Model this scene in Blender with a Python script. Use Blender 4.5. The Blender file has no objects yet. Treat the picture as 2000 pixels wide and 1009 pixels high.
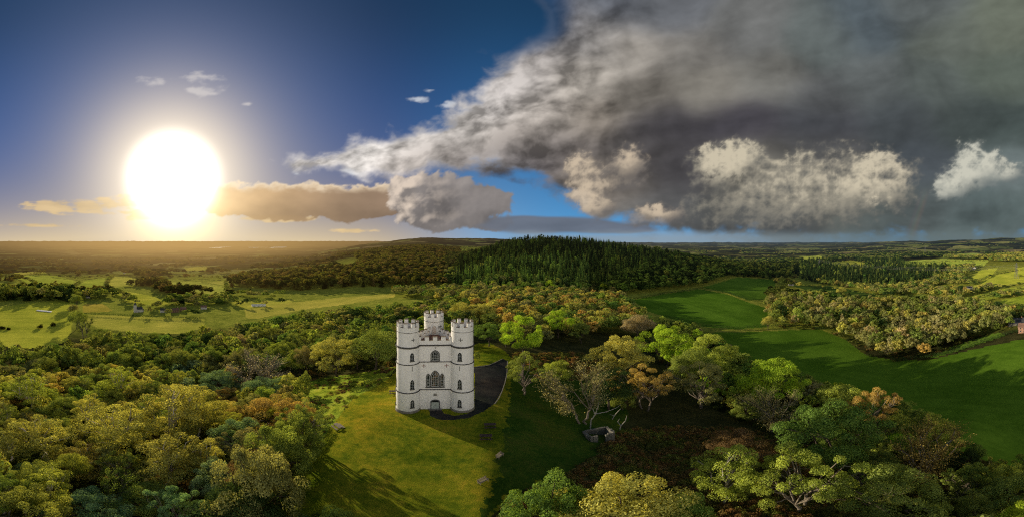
SUN_POWER = 5.0; BACK_GAIN = 2.5; DENOISE = False
import bpy, bmesh, math, random
import numpy as np
from mathutils import Vector, Matrix

# ------------------------------------------------------------------ noise
def _grad_table(seed):
    r = np.random.RandomState(seed)
    a = r.rand(256) * 2 * np.pi
    return r.permutation(256), np.cos(a), np.sin(a)

def perlin(x, y, seed=0):
    p, gx, gy = _grad_table(seed)
    xi = np.floor(x).astype(np.int64); yi = np.floor(y).astype(np.int64)
    xf = x - xi; yf = y - yi
    u = xf * xf * xf * (xf * (xf * 6 - 15) + 10)
    v = yf * yf * yf * (yf * (yf * 6 - 15) + 10)
    def h(i, j, fx, fy):
        k = p[(p[i & 255] + j) & 255]
        return gx[k] * fx + gy[k] * fy
    a = h(xi, yi, xf, yf); b = h(xi + 1, yi, xf - 1, yf)
    c = h(xi, yi + 1, xf, yf - 1); d = h(xi + 1, yi + 1, xf - 1, yf - 1)
    return (a + u * (b - a)) * (1 - v) + (c + u * (d - c)) * v

def fbm(x, y, octaves=5, seed=0, gain=0.5, billow=False):
    s = np.zeros_like(x, dtype=float); a = 1.0; f = 1.0; n = 0.0
    for o in range(octaves):
        q = perlin(x * f + 17.3 * o, y * f - 9.1 * o, seed + o) * 1.5
        if billow: q = .66 - 2.2 * np.abs(q)
        s += a * q; n += a; a *= gain; f *= 2.03
    return s / n

def sstep(a, b, x):
    t = np.clip((x - a) / (b - a), 0, 1)
    return t * t * (3 - 2 * t)

def srgb(r, g=None, b=None):
    c = np.asarray(r if g is None else (r, g, b), dtype=float) / 255.0
    return np.where(c <= 0.04045, c / 12.92, ((c + 0.055) / 1.055) ** 2.4)

# ------------------------------------------------------------------ sky
# (X, Y): spherical coordinates of a direction, in units of 1/636.6 rad: X = 1000 + azimuth, Y = 475 - elevation
K = 2000.0 / math.pi
SUN_X, SUN_Y = 338.0, 348.0

def poly_sd(X, Y, poly):
    """signed distance to a polygon, positive inside"""
    P = np.asarray(poly, float); n = len(P)
    best = np.full(X.shape, 1e18); inside = np.zeros(X.shape, bool)
    for i in range(n):
        x0, y0 = P[i]; x1, y1 = P[(i + 1) % n]
        ex, ey = x1 - x0, y1 - y0
        t = np.clip(((X - x0) * ex + (Y - y0) * ey) / (ex * ex + ey * ey + 1e-12), 0, 1)
        best = np.minimum(best, (X - x0 - t * ex) ** 2 + (Y - y0 - t * ey) ** 2)
        c = (y0 <= Y) != (y1 <= Y)
        inside ^= c & (X < x0 + (Y - y0) / (y1 - y0 + 1e-12) * ex)
    return np.where(inside, 1, -1) * np.sqrt(best)

DECK = [(556,322),(640,303),(735,262),(800,246),(880,222),(930,175),(960,110),(1000,50),(1000,-60),(1050,-260),(2700,-260),
        (2700,482),(1500,474),(1290,446),(1180,428),(1120,396),(1085,368),(1050,345),(960,340),(860,338),(780,345),(730,352),(660,334)]
DECK_PTS = [
 (600,318,215,208,202),(680,300,222,216,210),(740,280,222,216,210),(830,272,196,190,184),(800,315,182,172,164),(860,300,160,152,146),
 (900,250,188,182,176),(950,200,196,190,186),(1000,160,178,172,168),(1050,110,160,154,150),(1090,60,96,98,106),(1040,40,62,80,108),(1150,75,146,142,138),
 (1200,15,92,96,104),(1020,0,30,55,88),(960,290,168,160,152),(1050,220,176,168,160),(1130,150,166,159,150),(1240,100,152,146,138),(1040,285,142,134,127),
 (900,328,98,92,92),(980,326,74,70,78),(1040,325,66,64,74),(1110,300,108,102,100),(1150,235,128,120,111),(1250,190,114,109,102),
 (1350,100,124,121,116),(1450,60,106,107,106),(1300,20,104,107,112),(1380,170,126,122,114),(1500,150,116,115,110),(1600,80,92,99,98),(1700,50,84,94,100),(1800,20,96,102,102),
 (1850,70,96,102,95),(1960,50,102,108,96),(1960,150,84,92,84),(1700,160,95,100,100),(1600,190,90,92,93),(1820,170,86,93,90),
 (1250,300,84,81,81),(1300,250,66,64,68),(1450,240,66,64,70),(1600,240,64,66,72),(1750,230,68,73,76),(1900,235,70,78,77),(1980,250,72,82,80),(1330,330,76,74,77),
 (1120,350,120,112,104),(1200,360,116,109,102),(1300,400,84,84,85),(1450,385,96,95,90),(1550,370,112,111,103),(1420,440,68,71,73),(1550,445,72,76,78),(1480,330,112,109,102),
 (1650,400,104,105,97),(1800,320,72,78,83),(1800,400,84,92,92),(1900,430,94,107,107),(1985,330,100,110,110),(1985,420,92,105,104),(1700,445,86,95,95),(1600,300,92,92,92),
 (1350,430,76,78,79),(1260,430,108,108,106)]

def ell(X, Y, lst):
    f = np.full(X.shape, -9.0)
    for cx, cy, rx, ry in lst:
        f = np.maximum(f, 1 - np.sqrt(((X - cx) / rx) ** 2 + ((Y - cy) / ry) ** 2))
    return f

def smooth_ell(X, Y, lst, k=4.0):
    s = np.zeros(X.shape)
    for cx, cy, rx, ry in lst:
        s += np.exp(k * np.clip(1 - np.sqrt(((X - cx) / rx) ** 2 + ((Y - cy) / ry) ** 2), -6, 1))
    return np.log(s + 1e-9) / k

def sky_colour(X, Y):
    """linear emission (n,3) and opacity (n,) of the sky in direction X, Y"""
    R = np.hypot((X - SUN_X), (Y - SUN_Y))
    el = np.clip((475 - Y), -20, 1000)
    def C(c): return srgb(*c)[None, :]
    def lay(col, rgb, a):
        return col * (1 - a[:, None]) + rgb * a[:, None]
    # clear air
    deep = C((13, 76, 142)); top = C((20, 52, 86)); low = C((96, 168, 222))
    t = sstep(120, 480, el)[:, None]
    col = deep * (1 - t) + top * t
    col = col * (0.9 + 0.35 * sstep(500, 0, np.abs(X - 60))[:, None] * 0.6)
    col = lay(col, low, np.exp(-el / 150.0) * sstep(700, 1000, X) * 1.0)
    col = lay(col, C((108, 124, 164)), np.clip(np.exp(-(R / 330) ** 2) * 1.0, 0, .92))
    haze_x = np.exp(-((X - 330) / 620) ** 2)
    hz = np.clip(np.exp(-np.clip(el - 6, 0, 999) / 72.0) * (0.2 + .95 * haze_x), 0, 1) * sstep(1150, 700, X)
    col = lay(col, C((222, 200, 160)), hz * 0.95)
    col = lay(col, C((228, 212, 192)), np.clip(np.exp(-(R / 165) ** 2) * 1.05, 0, .97))
    # small wisps
    w = fbm(X / 60, Y / 26, 6, 11)
    wis = smooth_ell(X, Y, [(318,158,52,20),(372,176,22,10),(415,183,36,13),(484,202,20,8),(400,150,60,16)], 6)
    col = lay(col, C((212, 206, 204)), sstep(.25, .95, wis + w * 1.5) * .62)
    wis = smooth_ell(X, Y, [(815,197,24,11),(875,207,26,9),(845,176,22,5),(580,340,20,9),(690,336,30,10)], 6)
    col = lay(col, C((205, 210, 218)), sstep(.25, .9, wis + w * 1.5) * .8)
    # low bands left
    n1 = fbm(X / 90, Y / 22, 6, 21)
    b = smooth_ell(X, Y, [(190,402,150,15),(280,412,110,18),(110,398,60,8),(520,427,110,7),(690,450,30,4),(60,440,90,4)], 6)
    a = sstep(-.05, .55, b - .06 + n1 * 1.7 + .6 * fbm(X / 26, Y / 9, 4, 25))
    col = lay(col, C((238, 206, 150)) * (0.85 + .3 * n1[:, None]), a * .8)
    # long brown band
    n2 = fbm(X / 75, Y / 45, 6, 31, billow=True); n2b = fbm(X / 110, Y / 60, 6, 33)
    bnd = [(520,392,130,34),(640,392,150,30),(740,390,80,30),(440,384,70,26),(690,414,45,20),(600,405,200,22)]
    f = smooth_ell(X, Y, bnd, 5) + n2 * .5 + n2b * .3 + .3 * fbm(X / 24, Y / 14, 4, 35)
    a = sstep(.02, .24, f)
    edge = np.clip((372 + 14 * n2b - Y) / 16 + .6, 0, 1)
    rim = edge * sstep(.7, .1, f)
    warm = np.exp(-((X - 380) / 200) ** 2)[:, None]
    base = C((150, 126, 104)) * (1 - warm) + C((236, 196, 140)) * warm
    c2 = base * (1 + .35 * n2b[:, None]) * (1 - .25 * sstep(390, 425, Y))[:, None]
    c2 = c2 * (1 - rim[:, None]) + C((240, 218, 186)) * rim[:, None]
    col = lay(col, c2, a * .96)
    # the deck
    wx = fbm(X / 210, Y / 170, 4, 41); wy = fbm(X / 210 + 50, Y / 170, 4, 45)
    Xw = X + 38 * wx; Yw = Y + 30 * wy
    rough = sstep(1350, 1000, X)
    n3 = fbm(Xw / 95, Yw / 55, 7, 51, .55); n4 = fbm(Xw / 130, Yw / 80, 6, 57, .5, True)
    sd = poly_sd(X + 14 * wx, Y + 12 * wy, DECK)
    f = sd + n3 * 52 + n4 * 18
    hole = 70 * np.exp(-((X - 1035) / 75) ** 2 - ((Y - 40) / 65) ** 2) * (1 + 1.2 * n3)
    a = sstep(-14, 26 + 40 * sstep(250, 0, Y) + 80 * np.exp(-((X - 1080) / 90) ** 2 - ((Y - 20) / 80) ** 2), f - hole)
    num = np.zeros((len(X), 3)); den = np.zeros(len(X)) + 1e-12
    for px, py, r, g, bb in DECK_PTS:
        dd = (Xw * .6 + X * .4 - px) ** 2 + (1.5 * (Yw * .6 + Y * .4 - py)) ** 2
        wgt = np.exp(-dd / 3400.0) + 2e-3 * np.exp(-dd / 22000.0)
        num += wgt[:, None] * srgb(r, g, bb)[None, :]; den += wgt
    dc = num / den[:, None]
    far = sstep(1e-6, 1e-9, den)[:, None]
    dc = dc * (1 - far) + C((84, 92, 92)) * far
    # relief: light from the sun side
    rel = fbm((Xw - 9) / 95, (Yw - 5) / 60, 6, 61, .55) - fbm((Xw + 9) / 95, (Yw + 5) / 60, 6, 61, .55)
    th = np.arctan2(Y - 380 + 26 * wy, X - 480); rr_ = np.log(np.hypot(X - 480, Y - 380) + 40)
    soft = fbm(Xw / 170, Yw / 90, 4, 66) + .9 * fbm(th * 13, rr_ * 2.6, 5, 141, .55)
    m = 1 + (rel * 2.1 * (.16 + .6 * rough) + soft * (.42 + .1 * rough) + n4 * .2 * rough)
    dc = dc * np.clip(m, .45, 1.5)[:, None]
    rim = sstep(40, 0, f - hole) * rough * sstep(345, 300, Y)
    dc = lay(dc, C((214, 209, 206)), rim * .55)
    col = lay(col, dc, a)
    # tower cumulus below the deck
    n5 = fbm(X / 55, Y / 48, 6, 71, .52, True); n6 = fbm(X / 80, Y / 60, 6, 77)
    cu = [(800,402,34,38),(862,392,85,54),(940,388,60,36),(800,365,45,26),(900,420,80,30),(960,438,45,14),(845,425,60,24)]
    f5 = smooth_ell(X, Y, cu, 5) + n5 * .42 + n6 * .26
    f5s = smooth_ell(X - 10, Y - 7, cu, 5) + fbm((X - 10) / 55, (Y - 7) / 48, 6, 71, .52, True) * .42 + fbm((X - 10) / 80, (Y - 7) / 60, 6, 77) * .26
    a = sstep(.03, .22, f5)
    lit = np.clip((f5 - f5s) * 1.5 + .12, -.2, 1) * np.exp(-((X - 770) / 80) ** 2)
    c5 = C((116, 110, 107)) * (1 + .5 * n6 + .28 * n5 + .1)[:, None] * (1 + .35 * sstep(400, 350, Y))[:, None]
    c5 = lay(c5, C((228, 210, 192)), np.clip(lit * 1.5, 0, .9))
    col = lay(col, c5, a * .98)
    # grey bank above the far horizon
    n7 = fbm(X / 130, Y / 26, 5, 81)
    b = smooth_ell(X, Y, [(1090,440,150,18),(1010,436,60,14),(1200,447,90,10)], 5)
    col = lay(col, C((104, 110, 122)) * (1 + .25 * n7[:, None]), sstep(-.1, .3, b + n7 * .3) * .95)
    a = sstep(478, 462, Y + 5 * n7) ; a = sstep(446, 466, Y + 6 * n7)
    right = sstep(930, 1060, X)
    strip = C((142, 156, 166)) * sstep(1750, 1250, X)[:, None] + C((100, 114, 116)) * sstep(1250, 1750, X)[:, None]
    col = lay(col, strip, a * right * .85)
    # sunlit puffs in front of the dark deck
    n8 = fbm(X / 46, Y / 40, 7, 91, .62, True); n9 = fbm(X / 85, Y / 66, 6, 97)
    n10 = fbm(X / 17, Y / 14, 4, 131, .6)
    def mass(lst, spots, bright, shade, amp, opac, lo=.0, hi=.32):
        """one heap of cloud: joined outline, lit where the given spots catch the sun"""
        f = smooth_ell(X, Y, lst, 5) + (n8 * .8 + n9) * amp + .28 * n10
        fs = smooth_ell(X - 9, Y - 9, lst, 5) + (fbm((X - 9) / 46, (Y - 9) / 40, 7, 91, .62, True) * .8 + fbm((X - 9) / 85, (Y - 9) / 66, 6, 97)) * amp
        L = np.zeros(len(X))
        for cx, cy, rx, ry, w in spots: L += w * np.exp(-((X - cx + 34 * n9 + 10 * n10) / rx) ** 2 - ((Y - cy + 26 * n8 + 12 * n10) / ry) ** 2)
        L = (1 - np.exp(-1.15 * L)) * (.95 + .75 * n8 + .55 * n9 + .25 * n10)
        L = np.clip(L + (f - fs) * .34 + .14 * n8 + .10 * n10, 0, 1)[:, None]
        return C(shade) * (1 + .3 * n9[:, None]) * (1 - L) + C(bright) * L, np.maximum(sstep(lo - .12, hi + .25, f) * .82, sstep(lo, hi, f) * np.clip(L[:, 0] * 1.6, 0, 1)) * opac
    for args in [
        ([(1395,318,60,40),(1450,310,52,40),(1540,345,90,55),(1620,350,80,55),(1700,345,75,55),(1735,340,60,50),(1480,390,110,50),(1600,405,130,42),(1420,415,90,34),(1740,385,50,26)],
         [(1400,312,44,30,1.1),(1445,306,34,26,1.0),(1418,338,30,20,.8),(1716,318,40,30,1.05),(1740,352,36,30,.95),(1690,362,50,26,.85),(1560,330,90,40,.38),(1510,375,120,50,.30),(1716,404,14,10,.7),(1620,395,120,40,.25)], (206,195,171), (92,93,91), .5, .95),
        ([(1140,340,44,44),(1150,378,48,38),(1170,404,36,24),(1232,322,42,40),(1205,352,50,34),(1290,420,52,24),(1250,430,40,14)],
         [(1136,335,34,32,.9),(1146,376,34,28,1.0),(1166,404,26,18,.8),(1236,314,26,26,.75),(1288,418,30,16,.95)], (204,186,162), (106,101,98), .5, .95),
        ([(1885,315,42,40),(1862,362,38,32),(1930,320,52,28),(1905,345,48,30),(1968,338,36,20)],
         [(1882,312,34,30,1.0),(1860,362,28,28,1.0),(1928,320,40,20,.9),(1900,345,34,22,.8),(1968,340,24,16,.7)], (206,204,188), (106,114,114), .55, .93),
        ]:
        c, a = mass(*args)
        col = lay(col, c, a)
    # faint rainbow leg
    xr = 1776 + (450 - Y) * .33
    for k, rgb in enumerate([(150,100,120),(118,150,128),(168,150,98),(176,112,96)]):
        col = lay(col, C(rgb), np.exp(-((X - xr - 4 * k) / 3.5) ** 2) * .05 * sstep(478, 440, Y) * sstep(360, 400, Y))
    # glow of the sun
    g = np.exp(-(R / 82) ** 5)[:, None] * np.array([[1.9, 1.8, 1.6]]) + np.exp(-(R / 112) ** 2)[:, None] * np.array([[.70, .60, .42]])
    g += (np.exp(-((X - 345) / 75) ** 2 - ((Y - 430) / 42) ** 2))[:, None] * np.array([[.75, .55, .16]])
    col = col + g
    alpha = 1 - sstep(90, 30, R)
    side = sstep(2020, 2200, X) + sstep(-20, -200, X)      # beyond the view the dome thins out into the open sky
    col = col * (1 - side)[:, None]; alpha = alpha * (1 - side)
    return col, alpha
# ------------------------------------------------------------------ scene, collections, tagging
scene = bpy.context.scene
COL = scene.collection
CAM_H = 36.6
rng = np.random.RandomState(7)
random.seed(7)

def tag(o, label=None, cat=None, group=None, kind=None):
    if label: o['label'] = label
    if cat: o['category'] = cat
    if group: o['group'] = group
    if kind: o['kind'] = kind
    return o

def empty(name, loc=(0, 0, 0), rz=0.0, label=None, cat=None, group=None):
    o = bpy.data.objects.new(name, None); COL.objects.link(o)
    o.empty_display_size = 0.5
    o.location = loc; o.rotation_euler = (0, 0, rz)
    return tag(o, label, cat, group)

def link(name, me, mat=None, parent=None, loc=None):
    o = bpy.data.objects.new(name, me); COL.objects.link(o)
    if mat is not None:
        me.materials.clear(); me.materials.append(mat)
    if parent is not None: o.parent = parent
    if loc is not None: o.location = loc
    return o

class Geo:
    """collects polygons; build() makes ONE mesh object of them"""
    def __init__(s): s.v = []; s.f = []
    def add(s, verts, faces):
        b = len(s.v); s.v.extend([tuple(map(float, p)) for p in verts]); s.f.extend([tuple(i + b for i in f) for f in faces]); return s
    def box(s, c, size, rz=0.0, tilt=None):
        hx, hy, hz = size[0] / 2, size[1] / 2, size[2] / 2
        M = Matrix.Rotation(rz, 3, 'Z')
        if tilt is not None: M = M @ tilt
        P = [Vector(c) + M @ Vector((x * hx, y * hy, z * hz)) for z in (-1, 1) for x, y in ((-1, -1), (1, -1), (1, 1), (-1, 1))]
        return s.add(P, [(3, 2, 1, 0), (4, 5, 6, 7), (0, 1, 5, 4), (1, 2, 6, 5), (2, 3, 7, 6), (3, 0, 4, 7)])
    def beam(s, a, b, w, h):
        a = Vector(a); b = Vector(b); d = (b - a); L = d.length; d.normalize()
        up = Vector((0, 0, 1)) if abs(d.z) < .95 else Vector((1, 0, 0))
        x = d.cross(up).normalized(); z = x.cross(d)
        P = []
        for p in (a, b):
            for i, j in ((-1, -1), (1, -1), (1, 1), (-1, 1)): P.append(p + x * (i * w / 2) + z * (j * h / 2))
        return s.add(P, [(3, 2, 1, 0), (4, 5, 6, 7), (0, 1, 5, 4), (1, 2, 6, 5), (2, 3, 7, 6), (3, 0, 4, 7)])
    def tube(s, pts, radii, n=6, cap=True):
        pts = [Vector(p) for p in pts]; base = len(s.v); x = None
        for i, p in enumerate(pts):
            d = (pts[min(i + 1, len(pts) - 1)] - pts[max(i - 1, 0)])
            if d.length < 1e-9: d = Vector((0, 0, 1))
            d.normalize()
            if x is None:
                x = d.cross(Vector((0, 0, 1)) if abs(d.z) < .9 else Vector((1, 0, 0))).normalized()
            x = (x - d * x.dot(d)).normalized(); y = d.cross(x)
            for k in range(n):
                a = 2 * math.pi * k / n
                s.v.append(tuple(p + (x * math.cos(a) + y * math.sin(a)) * radii[i]))
        for i in range(len(pts) - 1):
            for k in range(n):
                a = base + i * n + k; b = base + i * n + (k + 1) % n
                s.f.append((a, b, b + n, a + n))
        if cap:
            s.f.append(tuple(base + k for k in reversed(range(n))))
            s.f.append(tuple(base + (len(pts) - 1) * n + k for k in range(n)))
        return s
    def lathe(s, prof, n=48, c=(0, 0), a0=0.0, a1=2 * math.pi, cap=False):
        full = abs(a1 - a0 - 2 * math.pi) < 1e-6
        m = n if full else n + 1
        base = len(s.v)
        for r, z in prof:
            for k in range(m):
                a = a0 + (a1 - a0) * k / n
                s.v.append((c[0] + r * math.cos(a), c[1] + r * math.sin(a), z))
        for i in range(len(prof) - 1):
            for k in range(n):
                k2 = (k + 1) % m
                s.f.append((base + i * m + k, base + i * m + k2, base + (i + 1) * m + k2, base + (i + 1) * m + k))
        if cap:
            s.f.append(tuple(base + (len(prof) - 1) * m + k for k in range(m)))
        return s
    def prism(s, poly, y0, y1, M=None):
        """polygon in (x, z), extruded along y from y0 to y1, placed by M"""
        n = len(poly); P = [Vector((p[0], y0, p[1])) for p in poly] + [Vector((p[0], y1, p[1])) for p in poly]
        if M is not None: P = [M @ p for p in P]
        return s.add(P, [tuple(range(n)), tuple(reversed(range(n, 2 * n)))] + [(i + n, (i + 1) % n + n, (i + 1) % n, i) for i in range(n)])
    def ring(s, outer, inner, y0, y1, M=None):
        """frame between two polygons of equal count in (x, z)"""
        n = len(outer); P = []
        for y in (y0, y1):
            for pl in (outer, inner): P += [Vector((p[0], y, p[1])) for p in pl]
        if M is not None: P = [M @ p for p in P]
        F = []
        for i in range(n):
            j = (i + 1) % n
            F += [(i, j, n + j, n + i), (2 * n + j, 2 * n + i, 3 * n + i, 3 * n + j), (2 * n + i, 2 * n + j, j, i), (n + i, n + j, 3 * n + j, 3 * n + i)]
        return s.add(P, F)
    def mesh(s, name):
        me = bpy.data.meshes.new(name); me.from_pydata(s.v, [], s.f)
        bm = bmesh.new(); bm.from_mesh(me); bmesh.ops.recalc_face_normals(bm, faces=bm.faces); bm.to_mesh(me); bm.free()
        return me
    def build(s, name, mat, parent=None, loc=None, smooth=False):
        me = s.mesh(name)
        if smooth: me.polygons.foreach_set('use_smooth', [True] * len(me.polygons))
        return link(name, me, mat, parent, loc)

def mesh_np(name, V, F, attrs=None, smooth=False):
    """V (n,3), F (m,k) with constant k"""
    me = bpy.data.meshes.new(name); n = len(V); m, k = F.shape
    me.vertices.add(n); me.vertices.foreach_set('co', np.ascontiguousarray(V, dtype=np.float32).ravel())
    me.loops.add(m * k); me.loops.foreach_set('vertex_index', np.ascontiguousarray(F, dtype=np.int32).ravel())
    me.polygons.add(m); me.polygons.foreach_set('loop_start', np.arange(0, m * k, k, dtype=np.int32))
    me.polygons.foreach_set('loop_total', np.full(m, k, np.int32))
    if smooth: me.polygons.foreach_set('use_smooth', np.ones(m, bool))
    for nm, arr in (attrs or {}).items():
        if arr.ndim == 1:
            a = me.attributes.new(nm, 'FLOAT', 'POINT'); a.data.foreach_set('value', arr.astype(np.float32))
        else:
            a = me.attributes.new(nm, 'FLOAT_COLOR', 'POINT'); a.data.foreach_set('color', arr.astype(np.float32).ravel())
    me.update(calc_edges=True)
    return me

# ------------------------------------------------------------------ node helpers
SUN_AZ = (SUN_X - 1000) / K; SUN_EL = (475 - SUN_Y) / K
SUN_DIR = Vector((math.sin(SUN_AZ) * math.cos(SUN_EL), math.cos(SUN_AZ) * math.cos(SUN_EL), math.sin(SUN_EL)))

class NT:
    def __init__(s, tree): s.t = tree; s.n = tree.nodes; s.l = tree.links
    def node(s, kind, **kw):
        n = s.n.new(kind)
        for k, v in kw.items(): setattr(n, k, v)
        return n
    def put(s, sock, v):
        if isinstance(v, bpy.types.NodeSocket): s.l.new(v, sock)
        elif v is not None:
            try: sock.default_value = v
            except Exception: sock.default_value = tuple(v) + (1.0,)
    def math(s, op, a, b=None, c=None, clamp=False):
        n = s.node('ShaderNodeMath', operation=op, use_clamp=clamp)
        for i, x in enumerate((a, b, c)): s.put(n.inputs[i], x) if x is not None else None
        return n.outputs[0]
    def vmath(s, op, a, b=None, out=0):
        n = s.node('ShaderNodeVectorMath', operation=op)
        s.put(n.inputs[0], a)
        if b is not None: s.put(n.inputs[1], b)
        return n.outputs[out]
    def mix(s, f, a, b, mode='MIX'):
        n = s.node('ShaderNodeMix', data_type='RGBA', blend_type=mode)
        s.put(n.inputs[0], f); s.put(n.inputs[6], a); s.put(n.inputs[7], b)
        return n.outputs[2]
    def noise(s, vec, scale, detail=4, rough=.55, out=0, dist=0.0):
        n = s.node('ShaderNodeTexNoise'); s.put(n.inputs['Vector'], vec); n.inputs['Scale'].default_value = scale
        n.inputs['Detail'].default_value = detail; n.inputs['Roughness'].default_value = rough; n.inputs['Distortion'].default_value = dist
        return n.outputs[out]
    def ramp(s, f, stops):
        n = s.node('ShaderNodeValToRGB'); s.put(n.inputs[0], f); e = n.color_ramp.elements
        while len(e) < len(stops): e.new(.5)
        for i, (p, c) in enumerate(stops): e[i].position = p; e[i].color = tuple(c) + (1.0,) if len(c) == 3 else c
        return n.outputs[0]
    def rng(s, v, a, b, c=0.0, d=1.0):
        n = s.node('ShaderNodeMapRange'); s.put(n.inputs[0], v)
        for i, x in enumerate((a, b, c, d)): n.inputs[i + 1].default_value = x
        return n.outputs[0]

def haze_group():  # haze glow mixed into the materials by distance, golden toward the sun
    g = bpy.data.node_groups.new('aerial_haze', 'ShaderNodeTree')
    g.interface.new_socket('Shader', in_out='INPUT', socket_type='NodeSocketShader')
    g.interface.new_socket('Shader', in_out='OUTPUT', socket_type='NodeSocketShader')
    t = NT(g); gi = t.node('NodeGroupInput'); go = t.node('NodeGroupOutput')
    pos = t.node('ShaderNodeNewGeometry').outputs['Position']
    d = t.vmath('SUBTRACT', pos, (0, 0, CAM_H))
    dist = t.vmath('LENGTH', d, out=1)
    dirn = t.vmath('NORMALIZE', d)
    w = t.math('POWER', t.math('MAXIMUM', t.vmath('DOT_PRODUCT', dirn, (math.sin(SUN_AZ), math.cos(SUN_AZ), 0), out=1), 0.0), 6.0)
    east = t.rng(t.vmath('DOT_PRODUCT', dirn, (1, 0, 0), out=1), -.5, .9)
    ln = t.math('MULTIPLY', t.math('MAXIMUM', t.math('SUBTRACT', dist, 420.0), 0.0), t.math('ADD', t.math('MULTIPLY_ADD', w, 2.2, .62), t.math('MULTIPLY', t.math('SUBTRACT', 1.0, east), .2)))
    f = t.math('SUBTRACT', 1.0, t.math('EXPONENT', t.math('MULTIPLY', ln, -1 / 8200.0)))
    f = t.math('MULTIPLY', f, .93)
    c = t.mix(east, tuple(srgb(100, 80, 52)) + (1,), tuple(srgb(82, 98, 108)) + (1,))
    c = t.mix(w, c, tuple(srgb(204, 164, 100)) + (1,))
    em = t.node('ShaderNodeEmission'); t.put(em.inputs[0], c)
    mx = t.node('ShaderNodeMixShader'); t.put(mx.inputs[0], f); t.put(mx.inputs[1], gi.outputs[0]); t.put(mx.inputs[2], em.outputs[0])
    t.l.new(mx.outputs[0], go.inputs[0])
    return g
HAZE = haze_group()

def new_mat(name):
    m = bpy.data.materials.new(name); m.use_nodes = True; m.node_tree.nodes.clear()
    try: m.cycles.emission_sampling = 'NONE'
    except Exception: pass
    return m, NT(m.node_tree)

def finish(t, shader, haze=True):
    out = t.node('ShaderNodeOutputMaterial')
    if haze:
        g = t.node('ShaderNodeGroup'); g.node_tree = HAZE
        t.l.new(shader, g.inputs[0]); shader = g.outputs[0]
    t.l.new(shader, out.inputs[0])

def simple_mat(name, col, rough=.7, var=.25, scale=3.0, bump=0.0, metal=0.0, haze=True, coat=0.0, dirt=None):
    m, t = new_mat(name)
    co = t.node('ShaderNodeTexCoord').outputs['Object']
    n = t.noise(co, scale, 6, .6)
    c = t.mix(t.rng(n, .3, .7), tuple(x * (1 - var) for x in col) + (1,), tuple(min(1, x * (1 + var)) for x in col) + (1,))
    if dirt:
        c = t.mix(t.rng(t.noise(co, scale * .23, 5, .7), .48, .75, 0, dirt[1]), c, tuple(dirt[0]) + (1,))
    p = t.node('ShaderNodeBsdfPrincipled'); t.put(p.inputs['Base Color'], c); p.inputs['Roughness'].default_value = rough; p.inputs['Metallic'].default_value = metal
    if bump:
        b = t.node('ShaderNodeBump'); b.inputs['Strength'].default_value = bump; b.inputs['Distance'].default_value = .05
        t.put(b.inputs['Height'], t.noise(co, scale * 4, 5, .6)); t.l.new(b.outputs[0], p.inputs['Normal'])
    finish(t, p.outputs[0], haze)
    return m

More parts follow.
